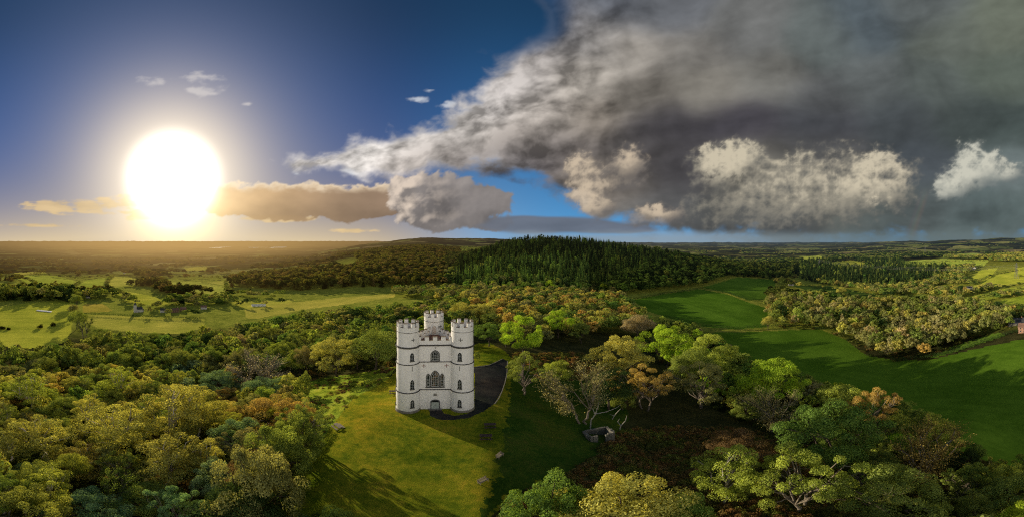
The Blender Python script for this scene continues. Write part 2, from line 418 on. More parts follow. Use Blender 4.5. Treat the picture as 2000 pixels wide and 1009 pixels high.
# ------------------------------------------------------------------ terrain
COLS = {
 0:   [(0,-1),(20,-2),(35,-4),(60,-9),(100,-17),(150,-25),(200,-29),(260,-28),(340,-25),(420,-33),(650,-38),(1100,-60),(2500,-75),(6000,-85),(12000,-60),(30000,190)],
 200: [(0,-1),(20,-2),(35,-4),(60,-9),(100,-16),(150,-24),(200,-29),(260,-30),(340,-30),(450,-33),(650,-39),(1200,-60),(2500,-75),(6000,-85),(12000,-60),(30000,190)],
 400: [(0,-1),(20,-1.5),(35,-4),(60,-8),(100,-15),(150,-23),(210,-28),(340,-31),(450,-34),(650,-40),(1300,-55),(3000,-75),(6000,-85),(12000,-70),(30000,190)],
 540: [(0,-1),(20,-1),(32,-1.2),(50,-4),(70,-8),(100,-13),(150,-21),(210,-27),(300,-30),(370,-31),(500,-34),(700,-34),(1000,-40),(1500,-50),(3000,-70),(6000,-85),(12000,-70),(30000,190)],
 620: [(0,-.6),(30,-.5),(50,-.8),(62,-2.5),(80,-5),(110,-11),(150,-19),(210,-25),(300,-30),(370,-31),(500,-33),(700,-24),(1000,-26),(1500,-42),(3000,-60),(6000,-75),(12000,-60),(30000,190)],
 700: [(0,-.5),(30,-.4),(60,-.2),(74,-1),(100,-6),(150,-15),(250,-26),(400,-31),(480,-31),(650,-18),(900,-3),(1300,0),(2000,-10),(4000,10),(6000,-40),(12000,-40),(30000,190)],
 800: [(0,-.5),(30,-.3),(80,0),(100,-3),(150,-13),(250,-25),(440,-31),(520,-27),(700,-10),(1000,8),(1500,18),(2500,16),(4000,88),(8000,-20),(30000,170)],
 850: [(0,-.5),(30,-.3),(85,0),(105,-2),(150,-11),(250,-22),(400,-28),(520,-24),(700,-12),(1000,8),(1600,22),(2500,22),(4500,116),(8000,0),(30000,160)],
 900: [(0,-.4),(30,-.2),(85,0),(105,-3),(150,-11),(250,-21),(400,-27),(500,-25),(650,-19),(900,-8),(1600,0),(3000,16),(4700,122),(8000,0),(30000,150)],
 950: [(0,-.3),(85,0),(110,-3),(160,-10),(250,-19),(350,-24),(450,-21),(600,-4),(750,18),(900,14),(1300,5),(3000,20),(5000,126),(9000,0),(30000,150)],
 1000: [(0,-.3),(30,-1.5),(48,-1),(60,-.6),(85,-1.6),(110,-5),(160,-12),(250,-21),(380,-26),(450,-21),(600,6),(790,38),(950,28),(1500,0),(3000,20),(6000,100),(12000,0),(30000,130)],
 1070: [(0,-.3),(30,-4),(45,-3.6),(60,-3.4),(85,-5),(110,-9),(160,-15),(250,-23),(380,-28),(450,-22),(600,8),(800,44),(950,32),(1500,0),(3000,20),(6000,60),(12000,0),(30000,110)],
 1150: [(0,-.5),(30,-4.5),(45,-5),(60,-5.5),(85,-8),(110,-12.5),(160,-18),(250,-25),(400,-30),(480,-24),(640,6),(800,38),(950,28),(1500,-10),(4000,0),(8000,-20),(30000,90)],
 1300: [(0,-.5),(25,-4),(35,-5.5),(50,-8),(80,-14),(120,-21),(180,-28),(250,-32),(400,-32),(470,-31),(560,-16),(750,10),(900,2),(1500,-35),(4000,-30),(9000,0),(30000,60)],
 1450: [(0,-.5),(25,-4),(35,-5.8),(50,-9),(80,-17),(120,-26),(180,-32),(260,-32),(420,-34),(520,-30),(640,-18),(800,-25),(1500,-45),(4000,-30),(9000,0),(30000,60)],
 1600: [(0,-.5),(25,-4),(35,-6),(50,-10.5),(80,-20),(120,-28),(180,-32),(250,-34),(350,-38),(500,-42),(640,-44),(900,-30),(1150,-22),(1500,-40),(4000,-30),(9000,20),(30000,60)],
 1750: [(0,-.5),(25,-5),(35,-7.5),(50,-13),(80,-22),(120,-29),(185,-32),(250,-36),(380,-39),(500,-43),(640,-46),(900,-40),(1150,-33),(1600,-12),(2000,-32),(4500,30),(6000,60),(9000,20),(30000,60)],
 1900: [(0,-.5),(25,-4),(35,-6),(50,-12),(80,-21),(110,-27),(150,-28),(210,-27),(260,-33),(380,-39),(500,-42),(620,-36),(760,-22),(950,-8),(1150,-12),(1600,-14),(2500,-40),(4500,92),(6000,80),(9000,0),(30000,60)],
 2000: [(0,-.5),(20,-2),(35,-5),(50,-11),(70,-20),(90,-29),(135,-28),(200,-21),(240,-22),(300,-33),(430,-40),(520,-38),(640,-28),(760,-14),(950,0),(1200,-6),(1600,-30),(2500,-40),(4500,120),(6000,90),(30000,60)],
}
DL = np.concatenate([[0.3, 1.5, 4.0], np.exp(np.linspace(math.log(8.0), math.log(25.0), 18, endpoint=False)), np.exp(np.linspace(math.log(25.0), math.log(120.0), 390, endpoint=False)), np.exp(np.linspace(math.log(120.0), math.log(32000.0), 430))])
AZ_D = np.concatenate([np.radians(np.arange(-180, -94, 3.0)), np.radians(np.arange(-94, 94.01, .18)), np.radians(np.arange(97, 180.5, 3.0))])
LNQ = np.linspace(math.log(0.3), math.log(32000.0), 900)
AZQ = np.radians(np.arange(-180, 180.01, .4))

def _gauss(a, sig, axis):
    r = int(3 * sig) + 1; k = np.exp(-.5 * (np.arange(-r, r + 1) / sig) ** 2); k /= k.sum()
    pad = [(0, 0), (0, 0)]; pad[axis] = (r, r)
    b = np.pad(a, pad, mode='edge')
    return np.apply_along_axis(lambda x: np.convolve(x, k, mode='valid'), axis, b)

def build_height():
    us = sorted(COLS); D = np.exp(LNQ)
    prof = np.array([np.interp(np.log(D), np.log([max(p[0], .3) for p in COLS[u]]), [p[1] for p in COLS[u]]) for u in us])
    az = np.clip(1000 + AZQ * K, 0, 2000)
    Z = np.array([np.interp(az, us, prof[:, j]) for j in range(len(D))]).T
    Z = _gauss(Z, 5.0, 0); Z = _gauss(Z, 5.0, 1)
    x = np.sin(AZQ)[:, None] * D[None, :]; y = np.cos(AZQ)[:, None] * D[None, :]
    amp = np.interp(np.log(D), np.log([60, 120, 400, 1500, 5000, 20000]), [0, .5, 1.2, 5, 14, 30])[None, :]
    ampb = np.interp(np.log(D), np.log([1200, 3000, 8000, 30000]), [0, 16, 70, 150])[None, :]
    Z = Z + amp * fbm(x / 70, y / 70, 4, 201) * np.interp(D, [0, 900, 901, 1e6], [1, 1, 1, 1])[None, :] * .8
    Z = Z + ampb * fbm(x / 900, y / 900, 4, 207)
    return Z
HZ = build_height()

def zt(x, y):
    x = np.asarray(x, float); y = np.asarray(y, float)
    d = np.maximum(np.hypot(x, y), .3); a = np.arctan2(x, y)
    i = (a - AZQ[0]) / (AZQ[1] - AZQ[0]); j = (np.log(np.minimum(d, 31990)) - LNQ[0]) / (LNQ[1] - LNQ[0])
    i0 = np.clip(np.floor(i).astype(int), 0, len(AZQ) - 2); j0 = np.clip(np.floor(j).astype(int), 0, len(LNQ) - 2)
    fi = i - i0; fj = j - j0
    return (HZ[i0, j0] * (1 - fi) * (1 - fj) + HZ[i0 + 1, j0] * fi * (1 - fj) + HZ[i0, j0 + 1] * (1 - fi) * fj + HZ[i0 + 1, j0 + 1] * fi * fj)

_DS = np.exp(np.linspace(math.log(3), math.log(31000), 3000))
def at(u, y, dmax=31000):
    """the ground point seen in direction (u, y): first crossing of that ray with the terrain"""
    az = (u - 1000) / K; dep = (y - 475) / K
    gz = zt(np.sin(az) * _DS, np.cos(az) * _DS)
    rz = CAM_H - _DS * math.tan(dep)
    hit = np.nonzero((rz <= gz) & (_DS < dmax))[0]
    d = _DS[hit[0]] if len(hit) else dmax
    return Vector((math.sin(az) * d, math.cos(az) * d, float(zt(math.sin(az) * d, math.cos(az) * d))))

def polar(u, d):
    az = (u - 1000) / K
    return Vector((math.sin(az) * d, math.cos(az) * d, float(zt(math.sin(az) * d, math.cos(az) * d))))

def world_poly(px, step=12.0):
    out = []
    for i in range(len(px)):
        a = px[i]; b = px[(i + 1) % len(px)]
        n = max(1, int(math.hypot(b[0] - a[0], b[1] - a[1]) / step))
        for k in range(n):
            p = at(a[0] + (b[0] - a[0]) * k / n, a[1] + (b[1] - a[1]) * k / n); out.append((p.x, p.y))
    return np.array(out)

def inside(poly, x, y):
    r = np.zeros(x.shape, bool)
    bx0, by0 = poly.min(0); bx1, by1 = poly.max(0)
    m = np.nonzero((x >= bx0) & (x <= bx1) & (y >= by0) & (y <= by1))[0]
    if not len(m): return r
    X = x[m]; Y = y[m]; c = np.zeros(len(m), bool); n = len(poly)
    for i in range(n):
        x0, y0 = poly[i]; x1, y1 = poly[(i + 1) % n]
        if y0 == y1: continue
        k = ((y0 <= Y) != (y1 <= Y)) & (X < x0 + (Y - y0) / (y1 - y0) * (x1 - x0))
        c ^= k
    r[m] = c
    return r
# ------------------------------------------------------------------ world, sun, camera
world = bpy.data.worlds.new('World'); scene.world = world; world.use_nodes = True
wt = NT(world.node_tree); world.node_tree.nodes.clear()
st = wt.node('ShaderNodeTexSky', sky_type='NISHITA', sun_disc=False)
st.sun_elevation = SUN_EL; st.sun_rotation = SUN_AZ
st.altitude = 200; st.air_density = 1.0; st.dust_density = 1.5
bg = wt.node('ShaderNodeBackground'); wt.l.new(st.outputs[0], bg.inputs[0]); bg.inputs[1].default_value = 0.13
# unseen bright bank added low behind the camera to light the castle front
wd = wt.node('ShaderNodeTexCoord').outputs['Generated']
wsep = wt.node('ShaderNodeSeparateXYZ'); wt.l.new(wd, wsep.inputs[0])
wback = wt.rng(wt.vmath('DOT_PRODUCT', wd, (math.sin(2.75), math.cos(2.75), 0), out=1), .15, .75)
wlow = wt.math('MULTIPLY', wt.rng(wsep.outputs[2], .50, .08), wback)
wcl = wt.math('MULTIPLY', wlow, wt.rng(wt.noise(wd, 3.5, 6, .6), .3, .65, .55, 1.25))
wb = wt.node('ShaderNodeBackground'); wb.inputs[0].default_value = (.98, .90, .80, 1); wt.put(wb.inputs[1], wt.math('MULTIPLY', wcl, BACK_GAIN))
wm_ = wt.node('ShaderNodeMixShader'); wt.put(wm_.inputs[0], wt.rng(wcl, 0, .4)); wt.l.new(bg.outputs[0], wm_.inputs[1]); wt.l.new(wb.outputs[0], wm_.inputs[2])
wo = wt.node('ShaderNodeOutputWorld'); wt.l.new(wm_.outputs[0], wo.inputs[0])

sl = bpy.data.lights.new('sun', 'SUN'); sl.energy = SUN_POWER; sl.angle = math.radians(.5); sl.color = (1.0, .88, .66)
so = bpy.data.objects.new('sun', sl); COL.objects.link(so)
so.rotation_euler = SUN_DIR.to_track_quat('Z', 'Y').to_euler(); so.location = SUN_DIR * 300

cd = bpy.data.cameras.new('camera'); cam = bpy.data.objects.new('camera', cd); COL.objects.link(cam)
cd.type = 'PANO'; cd.panorama_type = 'EQUIRECTANGULAR'
cd.longitude_min = -math.pi / 2; cd.longitude_max = math.pi / 2
cd.latitude_min = -(1009 - 475) / K; cd.latitude_max = 475 / K
cd.clip_start = .1; cd.clip_end = 200000
cam.location = (0, 0, CAM_H); cam.rotation_euler = (math.pi / 2, 0, 0)
scene.camera = cam
scene.render.engine = 'CYCLES'
scene.view_settings.view_transform = 'Standard'; scene.view_settings.look = 'None'
scene.view_settings.exposure = 0; scene.view_settings.gamma = 1
scene.cycles.max_bounces = 5; scene.cycles.diffuse_bounces = 2; scene.cycles.transmission_bounces = 3; scene.cycles.transparent_max_bounces = 6
scene.cycles.sample_clamp_indirect = 4.0; scene.cycles.caustics_reflective = False; scene.cycles.caustics_refractive = False
scene.cycles.filter_width = 1.1; scene.cycles.use_denoising = DENOISE; scene.cycles.denoiser = 'OPENIMAGEDENOISE'

# ------------------------------------------------------------------ sky dome
def build_sky():
    xs = np.concatenate([np.arange(-220, -60, 20.0), np.arange(-60, 2060, 2.0), np.arange(2060, 2221, 20.0)])
    ys = np.concatenate([np.arange(500, -30, -2.0), np.arange(-30, -524, -24.0), [-524.9]])
    X, Y = np.meshgrid(xs, ys)
    c, a = sky_colour(X.ravel().astype(float), Y.ravel().astype(float))
    az = (X.ravel() - 1000) / K; el = (475 - Y.ravel()) / K; Rr = 90000.0
    V = np.stack([np.sin(az) * np.cos(el) * Rr, np.cos(az) * np.cos(el) * Rr, np.sin(el) * Rr + CAM_H], 1)
    nx, ny = len(xs), len(ys)
    i = (np.arange(ny - 1)[:, None] * nx + np.arange(nx - 1)[None, :]).ravel()
    F = np.stack([i, i + 1, i + 1 + nx, i + nx], 1)
    me = mesh_np('sky', V, F, {'cloud_light': np.concatenate([c, a[:, None]], 1)}, True)
    m, t = new_mat('sky_clouds'); m.cycles.emission_sampling = 'NONE'
    at_ = t.node('ShaderNodeAttribute', attribute_name='cloud_light')
    co = t.node('ShaderNodeTexCoord').outputs['Object']
    e = t.node('ShaderNodeEmission'); t.l.new(at_.outputs['Color'], e.inputs[0])
    tr = t.node('ShaderNodeBsdfTransparent')
    # cloud and lit haze cover the sky beyond; the thin air round the sun lets it through and only adds its glow
    ad = t.node('ShaderNodeAddShader'); t.l.new(e.outputs[0], ad.inputs[0]); t.l.new(tr.outputs[0], ad.inputs[1])
    mx = t.node('ShaderNodeMixShader'); t.l.new(at_.outputs['Alpha'], mx.inputs[0]); t.l.new(ad.outputs[0], mx.inputs[1]); t.l.new(e.outputs[0], mx.inputs[2])
    finish(t, mx.outputs[0], False)
    tag(link('sky', me, m), kind='structure')
build_sky()

# ------------------------------------------------------------------ ground classes
LAWN = [(500,1085),(552,965),(596,902),(626,866),(645,835),(690,778),(757,741),(775,722),(790,700),(925,672),(955,668),(985,684),(1000,700),(1010,720),(1060,745),(1150,742),(1215,770),
        (1225,810),(1205,845),(1170,885),(1120,925),(1050,945),(1000,965),(960,1010),(930,1075)]
BANK = [(560,748),(640,736),(700,728),(775,715),(757,741),(690,778),(645,835),(626,866),(612,880),(596,850),(600,800)]
DRIVE = [(926,716),(958,711),(982,700),(991,704),(990,730),(981,762),(966,788),(945,803),(915,816),(885,820),(858,819),(840,812),(838,800),(862,799),(867,807),(888,812),(912,808),(928,798),(928,760)]
PAINTED_SHADE = [(1000,700),(1060,745),(1150,742),(1215,770),(1225,810),(1205,845),(1170,885),(1120,925),(1050,945),(1000,965),(960,1010),(930,1080),(905,1080),(938,1000),(972,925),(988,870),(990,800),(995,760)]  # part of the lawn whose shade is put into the grass colour
BRACKEN = [(1120,925),(1170,885),(1205,845),(1300,835),(1440,835),(1600,880),(1670,960),(1680,1075),(960,1075),(985,1000),(1040,960)]
BRACKEN2 = [(1000,690),(1130,690),(1260,720),(1290,770),(1215,768),(1150,742),(1060,742),(1012,716)]
FIELDS = [  # (outline, colour, label)
 ([(-80,672),(-80,612),(0,600),(50,591),(100,588),(143,590),(152,600),(141,625),(140,645),(128,668),(60,680)], (0.550,0.541,0.062)),
 ([(163,593),(200,592),(222,607),(160,611)], (0.550,0.435,0.072)),
 ([(158,613),(260,617),(400,622),(398,640),(350,652),(250,648),(190,640),(160,625)], (0.550,0.504,0.082)),
 ([(32,541),(60,536),(110,538),(138,545),(155,553),(110,557),(75,559),(45,551)], (0.440,0.487,0.062)),
 ([(145,563),(170,546),(205,542),(207,560),(190,565),(150,568)], (0.440,0.487,0.062)),
 ([(224,540),(262,542),(297,551),(250,557),(210,563),(215,548)], (0.586,0.541,0.093)),
 ([(213,569),(240,567),(300,578),(330,592),(300,597),(262,590),(225,580)], (0.586,0.557,0.072)),
 ([(318,552),(370,549),(442,552),(436,566),(440,580),(400,572),(335,564)], (0.550,0.541,0.093)),
 ([(446,556),(462,551),(440,548),(400,551)], (0.550,0.504,0.093)),
 ([(440,586),(578,585),(560,593),(480,603),(462,594)], (0.586,0.541,0.082)),
 ([(478,604),(570,590),(660,581),(772,573),(770,580),(690,592),(600,603),(500,622),(480,620)], (0.605,0.523,0.093)),
 ([(470,530),(570,525),(640,520),(642,527),(560,535),(470,537)], (0.550,0.487,0.082)),
 ([(360,522),(404,520),(406,527),(365,528)], (0.550,0.487,0.082)),
 ([(28,532),(85,529),(92,533),(32,537)], (0.550,0.487,0.082)),
 ([(820,578),(860,568),(866,572),(835,582)], (0.605,0.487,0.093)),
 ([(1235,585),(1300,573),(1368,564),(1420,574),(1462,590),(1500,602),(1498,638),(1440,643),(1385,639),(1330,629),(1262,606)], (0.110,0.215,0.020)),
 ([(1372,561),(1440,541),(1515,546),(1512,562),(1490,585),(1462,586),(1420,571)], (0.120,0.220,0.024)),
 ([(1368,650),(1480,647),(1600,642),(1650,662),(1690,692),(1750,704),(1820,702),(1900,682),(2080,645),(2080,930),(1880,890),(1760,806),(1560,744),(1480,728),(1400,672)], (0.114,0.212,0.019)),
 ([(1806,698),(1860,676),(1948,648),(1965,654),(1900,676),(1830,697)], (0.17,0.28,0.035)),
 ([(1500,592),(1560,592),(1660,600),(1668,608),(1600,607),(1540,603)], (0.060,0.130,0.025)),
 ([(1545,557),(1620,558),(1700,572),(1738,583),(1700,592),(1620,579)], (0.100,0.160,0.030)),
 ([(1880,574),(1905,556),(1935,539),(1985,529),(2060,520),(2060,546),(1985,553),(1930,562)], (0.586,0.600,0.072)),
 ([(1872,584),(1960,563),(2070,551),(2070,572),(1985,573),(1900,590)], (0.550,0.592,0.072)),
 ([(1925,602),(1960,584),(2000,577),(2060,577),(2060,594),(1985,607)], (0.514,0.592,0.062)),
 ([(1893,548),(1913,528),(1950,522),(1936,538)], (0.586,0.600,0.072)),
 ([(1985,524),(2060,508),(2060,516),(1990,527)], (0.586,0.600,0.082)),
 ([(1615,513),(1660,508),(1702,514),(1680,523),(1625,521)], (0.620,0.600,0.082)),
 ([(1762,509),(1840,505),(1932,508),(1920,520),(1840,523),(1770,519)], (0.514,0.592,0.093)),
 ([(1550,503),(1600,499),(1622,506),(1570,512)], (0.550,0.592,0.093)),
 ([(1815,498),(1900,494),(1960,500),(1890,504)], (0.476,0.557,0.114)),
]
WP = {'lawn': world_poly(LAWN), 'bank': world_poly(BANK), 'driveway': world_poly(DRIVE, 5), 'b1': world_poly(BRACKEN), 'b2': world_poly(BRACKEN2), 'shady': world_poly(PAINTED_SHADE)}
FP = [world_poly(f[0]) for f in FIELDS]

def coat(name, stops, scale, rough=.9, bump=.35, streak=None, haze=True, bscale=9.0):
    """a grassy or earthy surface: three mixed scales of noise between the given colours"""
    m, t = new_mat(name)
    co = t.node('ShaderNodeTexCoord').outputs['Object']
    n = t.math('ADD', t.math('MULTIPLY', t.noise(co, scale, 5, .6), .55), t.math('MULTIPLY', t.noise(co, scale * 9, 6, .7), .45))
    c = t.ramp(n, stops)
    c = t.mix(1.0, c, t.ramp(t.noise(co, .045, 4, .6), [(.38, (.55, .68, .6)), (.5, (.9, .95, .9)), (.64, (1.15, 1.0, .9))]), 'MULTIPLY')
    if streak:
        mp = t.node('ShaderNodeMapping'); t.l.new(co, mp.inputs[0]); mp.inputs['Rotation'].default_value = (0, 0, streak[0]); mp.inputs['Scale'].default_value = (streak[1], streak[1] * .04, 1)
        c = t.mix(t.rng(t.noise(mp.outputs[0], 1.0, 3, .6), .42, .62, 0, streak[2]), c, (.01, .02, .004, 1))
    p = t.node('ShaderNodeBsdfPrincipled'); t.put(p.inputs['Base Color'], c); p.inputs['Roughness'].default_value = rough
    p.inputs['Specular IOR Level'].default_value = 0
    p.inputs['Sheen Weight'].default_value = .05; p.inputs['Sheen Roughness'].default_value = .5
    t.put(p.inputs['Sheen Tint'], c)
    b = t.node('ShaderNodeBump'); b.inputs['Strength'].default_value = bump; b.inputs['Distance'].default_value = .2
    t.put(b.inputs['Height'], t.noise(co, bscale, 6, .75)); t.l.new(b.outputs[0], p.inputs['Normal'])
    finish(t, p.outputs[0], haze)
    return m

def field_mat():
    m, t = new_mat('field_or_shade_tinted_grass')
    co = t.node('ShaderNodeTexCoord').outputs['Object']
    base = t.node('ShaderNodeObjectInfo').outputs['Color']
    n = t.math('ADD', t.math('MULTIPLY', t.noise(co, .035, 5, .6), .6), t.math('MULTIPLY', t.noise(co, .5, 6, .7), .4))
    c = t.mix(t.rng(n, .36, .64), t.mix(1.0, base, (.70, .78, .6, 1), 'MULTIPLY'), t.mix(1.0, base, (1.3, 1.22, 1.2, 1), 'MULTIPLY'))
    mp = t.node('ShaderNodeMapping'); t.l.new(co, mp.inputs[0]); mp.inputs['Rotation'].default_value = (0, 0, .5); mp.inputs['Scale'].default_value = (.22, .006, 1)
    c = t.mix(t.rng(t.noise(mp.outputs[0], 1.0, 3, .6), .45, .62, 0, .3), c, t.mix(1.0, base, (.4, .5, .4, 1), 'MULTIPLY'))
    p = t.node('ShaderNodeBsdfPrincipled'); t.put(p.inputs['Base Color'], c); p.inputs['Roughness'].default_value = .9
    p.inputs['Specular IOR Level'].default_value = 0
    p.inputs['Sheen Weight'].default_value = .0; p.inputs['Sheen Roughness'].default_value = .5; t.put(p.inputs['Sheen Tint'], c)
    b = t.node('ShaderNodeBump'); b.inputs['Strength'].default_value = .35; b.inputs['Distance'].default_value = .4
    t.put(b.inputs['Height'], t.noise(co, 2.0, 6, .75)); t.l.new(b.outputs[0], p.inputs['Normal'])
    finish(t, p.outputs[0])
    return m

def ground_mat():
    """woodland floor near by; far off a patchwork of woods and small fields"""
    m, t = new_mat('woodland_ground')
    co = t.node('ShaderNodeTexCoord').outputs['Object']
    n = t.math('ADD', t.math('MULTIPLY', t.noise(co, .12, 5, .6), .5), t.math('MULTIPLY', t.noise(co, 1.6, 6, .7), .5))
    near = t.ramp(n, [(.36, (.020, .024, .008)), (.5, (.055, .055, .018)), (.62, (.10, .09, .03))])
    vale = t.ramp(n, [(.36, (.14, .17, .025)), (.5, (.32, .34, .045)), (.62, (.44, .42, .07))])
    near = t.mix(t.rng(t.vmath('LENGTH', co, out=1), 215, 260), near, vale)
    v = t.node('ShaderNodeTexVoronoi', feature='F1'); v.inputs['Scale'].default_value = .0042; v.inputs['Randomness'].default_value = .9
    wv = t.vmath('ADD', co, t.vmath('SCALE', t.noise(co, .003, 3, .6, 1), None)); 
    wv_n = wv.node
    sc = [l.from_node for l in m.node_tree.links if l.to_node == wv_n and l.to_socket == wv_n.inputs[1]][0]; sc.inputs['Scale'].default_value = 160.0
    t.l.new(wv, v.inputs['Vector'])
    sep = t.node('ShaderNodeSeparateColor'); t.l.new(v.outputs['Color'], sep.inputs[0])
    ve = t.node('ShaderNodeTexVoronoi', feature='DISTANCE_TO_EDGE'); ve.inputs['Scale'].default_value = .0042; ve.inputs['Randomness'].default_value = .9; t.l.new(wv, ve.inputs['Vector'])
    wood = t.ramp(t.noise(co, .03, 6, .75), [(.38, (.008, .010, .004)), (.62, (.050, .048, .015))])
    wood = t.mix(1.0, wood, t.ramp(t.noise(co, .0024, 5, .65), [(.36, (.25, .25, .25)), (.5, (1.0, 1.0, 1.0)), (.64, (2.6, 2.5, 2.0))]), 'MULTIPLY')
    fld = t.ramp(sep.outputs[1], [(0, (.16, .20, .04)), (.5, (.30, .30, .08)), (1, (.24, .18, .08))])
    sx = t.node('ShaderNodeSeparateXYZ'); t.l.new(co, sx.inputs[0])
    isf = t.math('MULTIPLY', t.rng(t.math('ADD', sep.outputs[0], t.rng(sx.outputs[0], 300, 1500, .06, .28)), .70, .74), t.rng(ve.outputs[0], .03, .06))
    isf = t.math('MULTIPLY', isf, t.rng(t.noise(co, .0011, 3, .6), .40, .52))
    far = t.mix(isf, wood, fld)
    pos = t.vmath('LENGTH', co, out=1)
    c = t.mix(t.rng(pos, 700, 1100), near, far)
    p = t.node('ShaderNodeBsdfPrincipled'); t.put(p.inputs['Base Color'], c); p.inputs['Roughness'].default_value = .95; p.inputs['Specular IOR Level'].default_value = 0
    b = t.node('ShaderNodeBump'); b.inputs['Strength'].default_value = .6; b.inputs['Distance'].default_value = .6
    t.put(b.inputs['Height'], t.noise(co, 1.2, 6, .7)); t.l.new(b.outputs[0], p.inputs['Normal'])
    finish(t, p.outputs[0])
    return m

M_LAWN = coat('lawn_grass', [(.34, (.06, .110, .010)), (.45, (.175, .205, .014)), (.54, (.31, .285, .020)), (.61, (.41, .31, .028)), (.70, (.45, .28, .05))], .10, bump=.9, bscale=5.5, haze=False)
M_BANK = coat('rough_bank_grass', [(.36, (.08, .13, .015)), (.48, (.26, .34, .03)), (.6, (.46, .48, .06)), (.68, (.32, .22, .08))], .35, bump=.9, bscale=3.0, haze=False)
M_DRIVE = coat('driveway_tarmac', [(.36, (.032, .030, .029)), (.5, (.052, .048, .045)), (.64, (.085, .075, .062))], .35, bump=.4, bscale=20, haze=False)
M_BRACKEN = coat('dead_bracken', [(.36, (.08, .09, .03)), (.46, (.15, .19, .045)), (.54, (.22, .16, .055)), (.62, (.25, .15, .06)), (.7, (.2, .23, .06))], .12, bump=1.0, bscale=2.5, haze=False)
M_PAINTED_SHADE = coat('lawn_grass_painted_shade', [(.34, (.022, .058, .008)), (.46, (.050, .100, .013)), (.56, (.090, .125, .018)), (.66, (.12, .11, .026))], .14, bump=.9, bscale=4.0, haze=False)  # shade on the lawn painted in as a darker green
M_FIELD = field_mat(); M_GROUND = ground_mat()

def build_ground():
    na, nd = len(AZ_D), len(DL)
    A, D = np.meshgrid(AZ_D, DL, indexing='ij')
    X = np.sin(A) * D; Y = np.cos(A) * D; Z = zt(X, Y)
    V = np.stack([X.ravel(), Y.ravel(), Z.ravel()], 1)
    i = (np.arange(na - 1)[:, None] * nd + np.arange(nd - 1)[None, :]).ravel()
    F = np.stack([i, i + nd, i + nd + 1, i + 1], 1)[:, ::-1].copy()
    cx = V[F, 0].mean(1); cy = V[F, 1].mean(1)
    jx = cx + .5 * fbm(cx * .7, cy * .7, 2, 301); jy = cy + .5 * fbm(cx * .7 + 40, cy * .7, 2, 305)
    cls = np.zeros(len(F), np.int32)
    for k, p in enumerate(FP): cls[inside(p, cx, cy)] = 10 + k
    cls[inside(WP['b1'], jx, jy) | inside(WP['b2'], jx, jy)] = 4
    cls[inside(WP['bank'], jx, jy)] = 3
    cls[inside(WP['lawn'], cx + .3 * fbm(cx, cy, 2, 309), cy)] = 1
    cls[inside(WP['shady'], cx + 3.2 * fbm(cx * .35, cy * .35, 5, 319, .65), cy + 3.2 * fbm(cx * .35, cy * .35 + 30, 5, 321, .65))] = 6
    cls[inside(WP['driveway'], cx, cy)] = 2
    dd = np.hypot(cx, cy); au = 1000 + np.arctan2(cx, cy) * K; 
    cls[(dd > 8000) & (dd < 9600 + 500 * np.sin(au / 17)) & (au > 405 + (dd - 8000) * .02) & (au < 560)] = 5
    cls[(dd > 8600) & (dd < 9400) & (au > 590) & (au < 655)] = 5
    def part(mask, name, mat, **kw):
        f = F[mask]
        if not len(f): print('EMPTY CLASS', name); return None
        u, inv = np.unique(f, return_inverse=True)
        vv = V[u].copy()
        if name == 'water': vv[:, 2] = vv[:, 2].mean()
        o = link(name, mesh_np(name, vv, inv.reshape(f.shape), None, True), mat)
        return tag(o, kind='structure', **kw)
    part(cls == 0, 'ground', M_GROUND)
    part(cls == 1, 'lawn', M_LAWN); part(cls == 2, 'driveway', M_DRIVE); part(cls == 3, 'rough_grass', M_BANK); part(cls == 4, 'bracken_ground', M_BRACKEN); part(cls == 6, 'field_or_shade_tinted_grass', M_PAINTED_SHADE)  # the last part is lawn with shade painted into its colour
    wm, t = new_mat('estuary_water')
    p = t.node('ShaderNodeBsdfPrincipled'); p.inputs['Base Color'].default_value = (.85, .85, .82, 1); p.inputs['Roughness'].default_value = .1; p.inputs['Metallic'].default_value = 1.0
    b = t.node('ShaderNodeBump'); b.inputs['Strength'].default_value = .1; t.put(b.inputs['Height'], t.noise(t.node('ShaderNodeTexCoord').outputs['Object'], .02, 3, .6)); t.l.new(b.outputs[0], p.inputs['Normal'])
    finish(t, p.outputs[0], False)
    part(cls == 5, 'water', wm)
    for k, f in enumerate(FIELDS):
        o = part(cls == 10 + k, 'field', M_FIELD)
        if o: o.color = tuple(f[1]) + (1,)
build_ground()
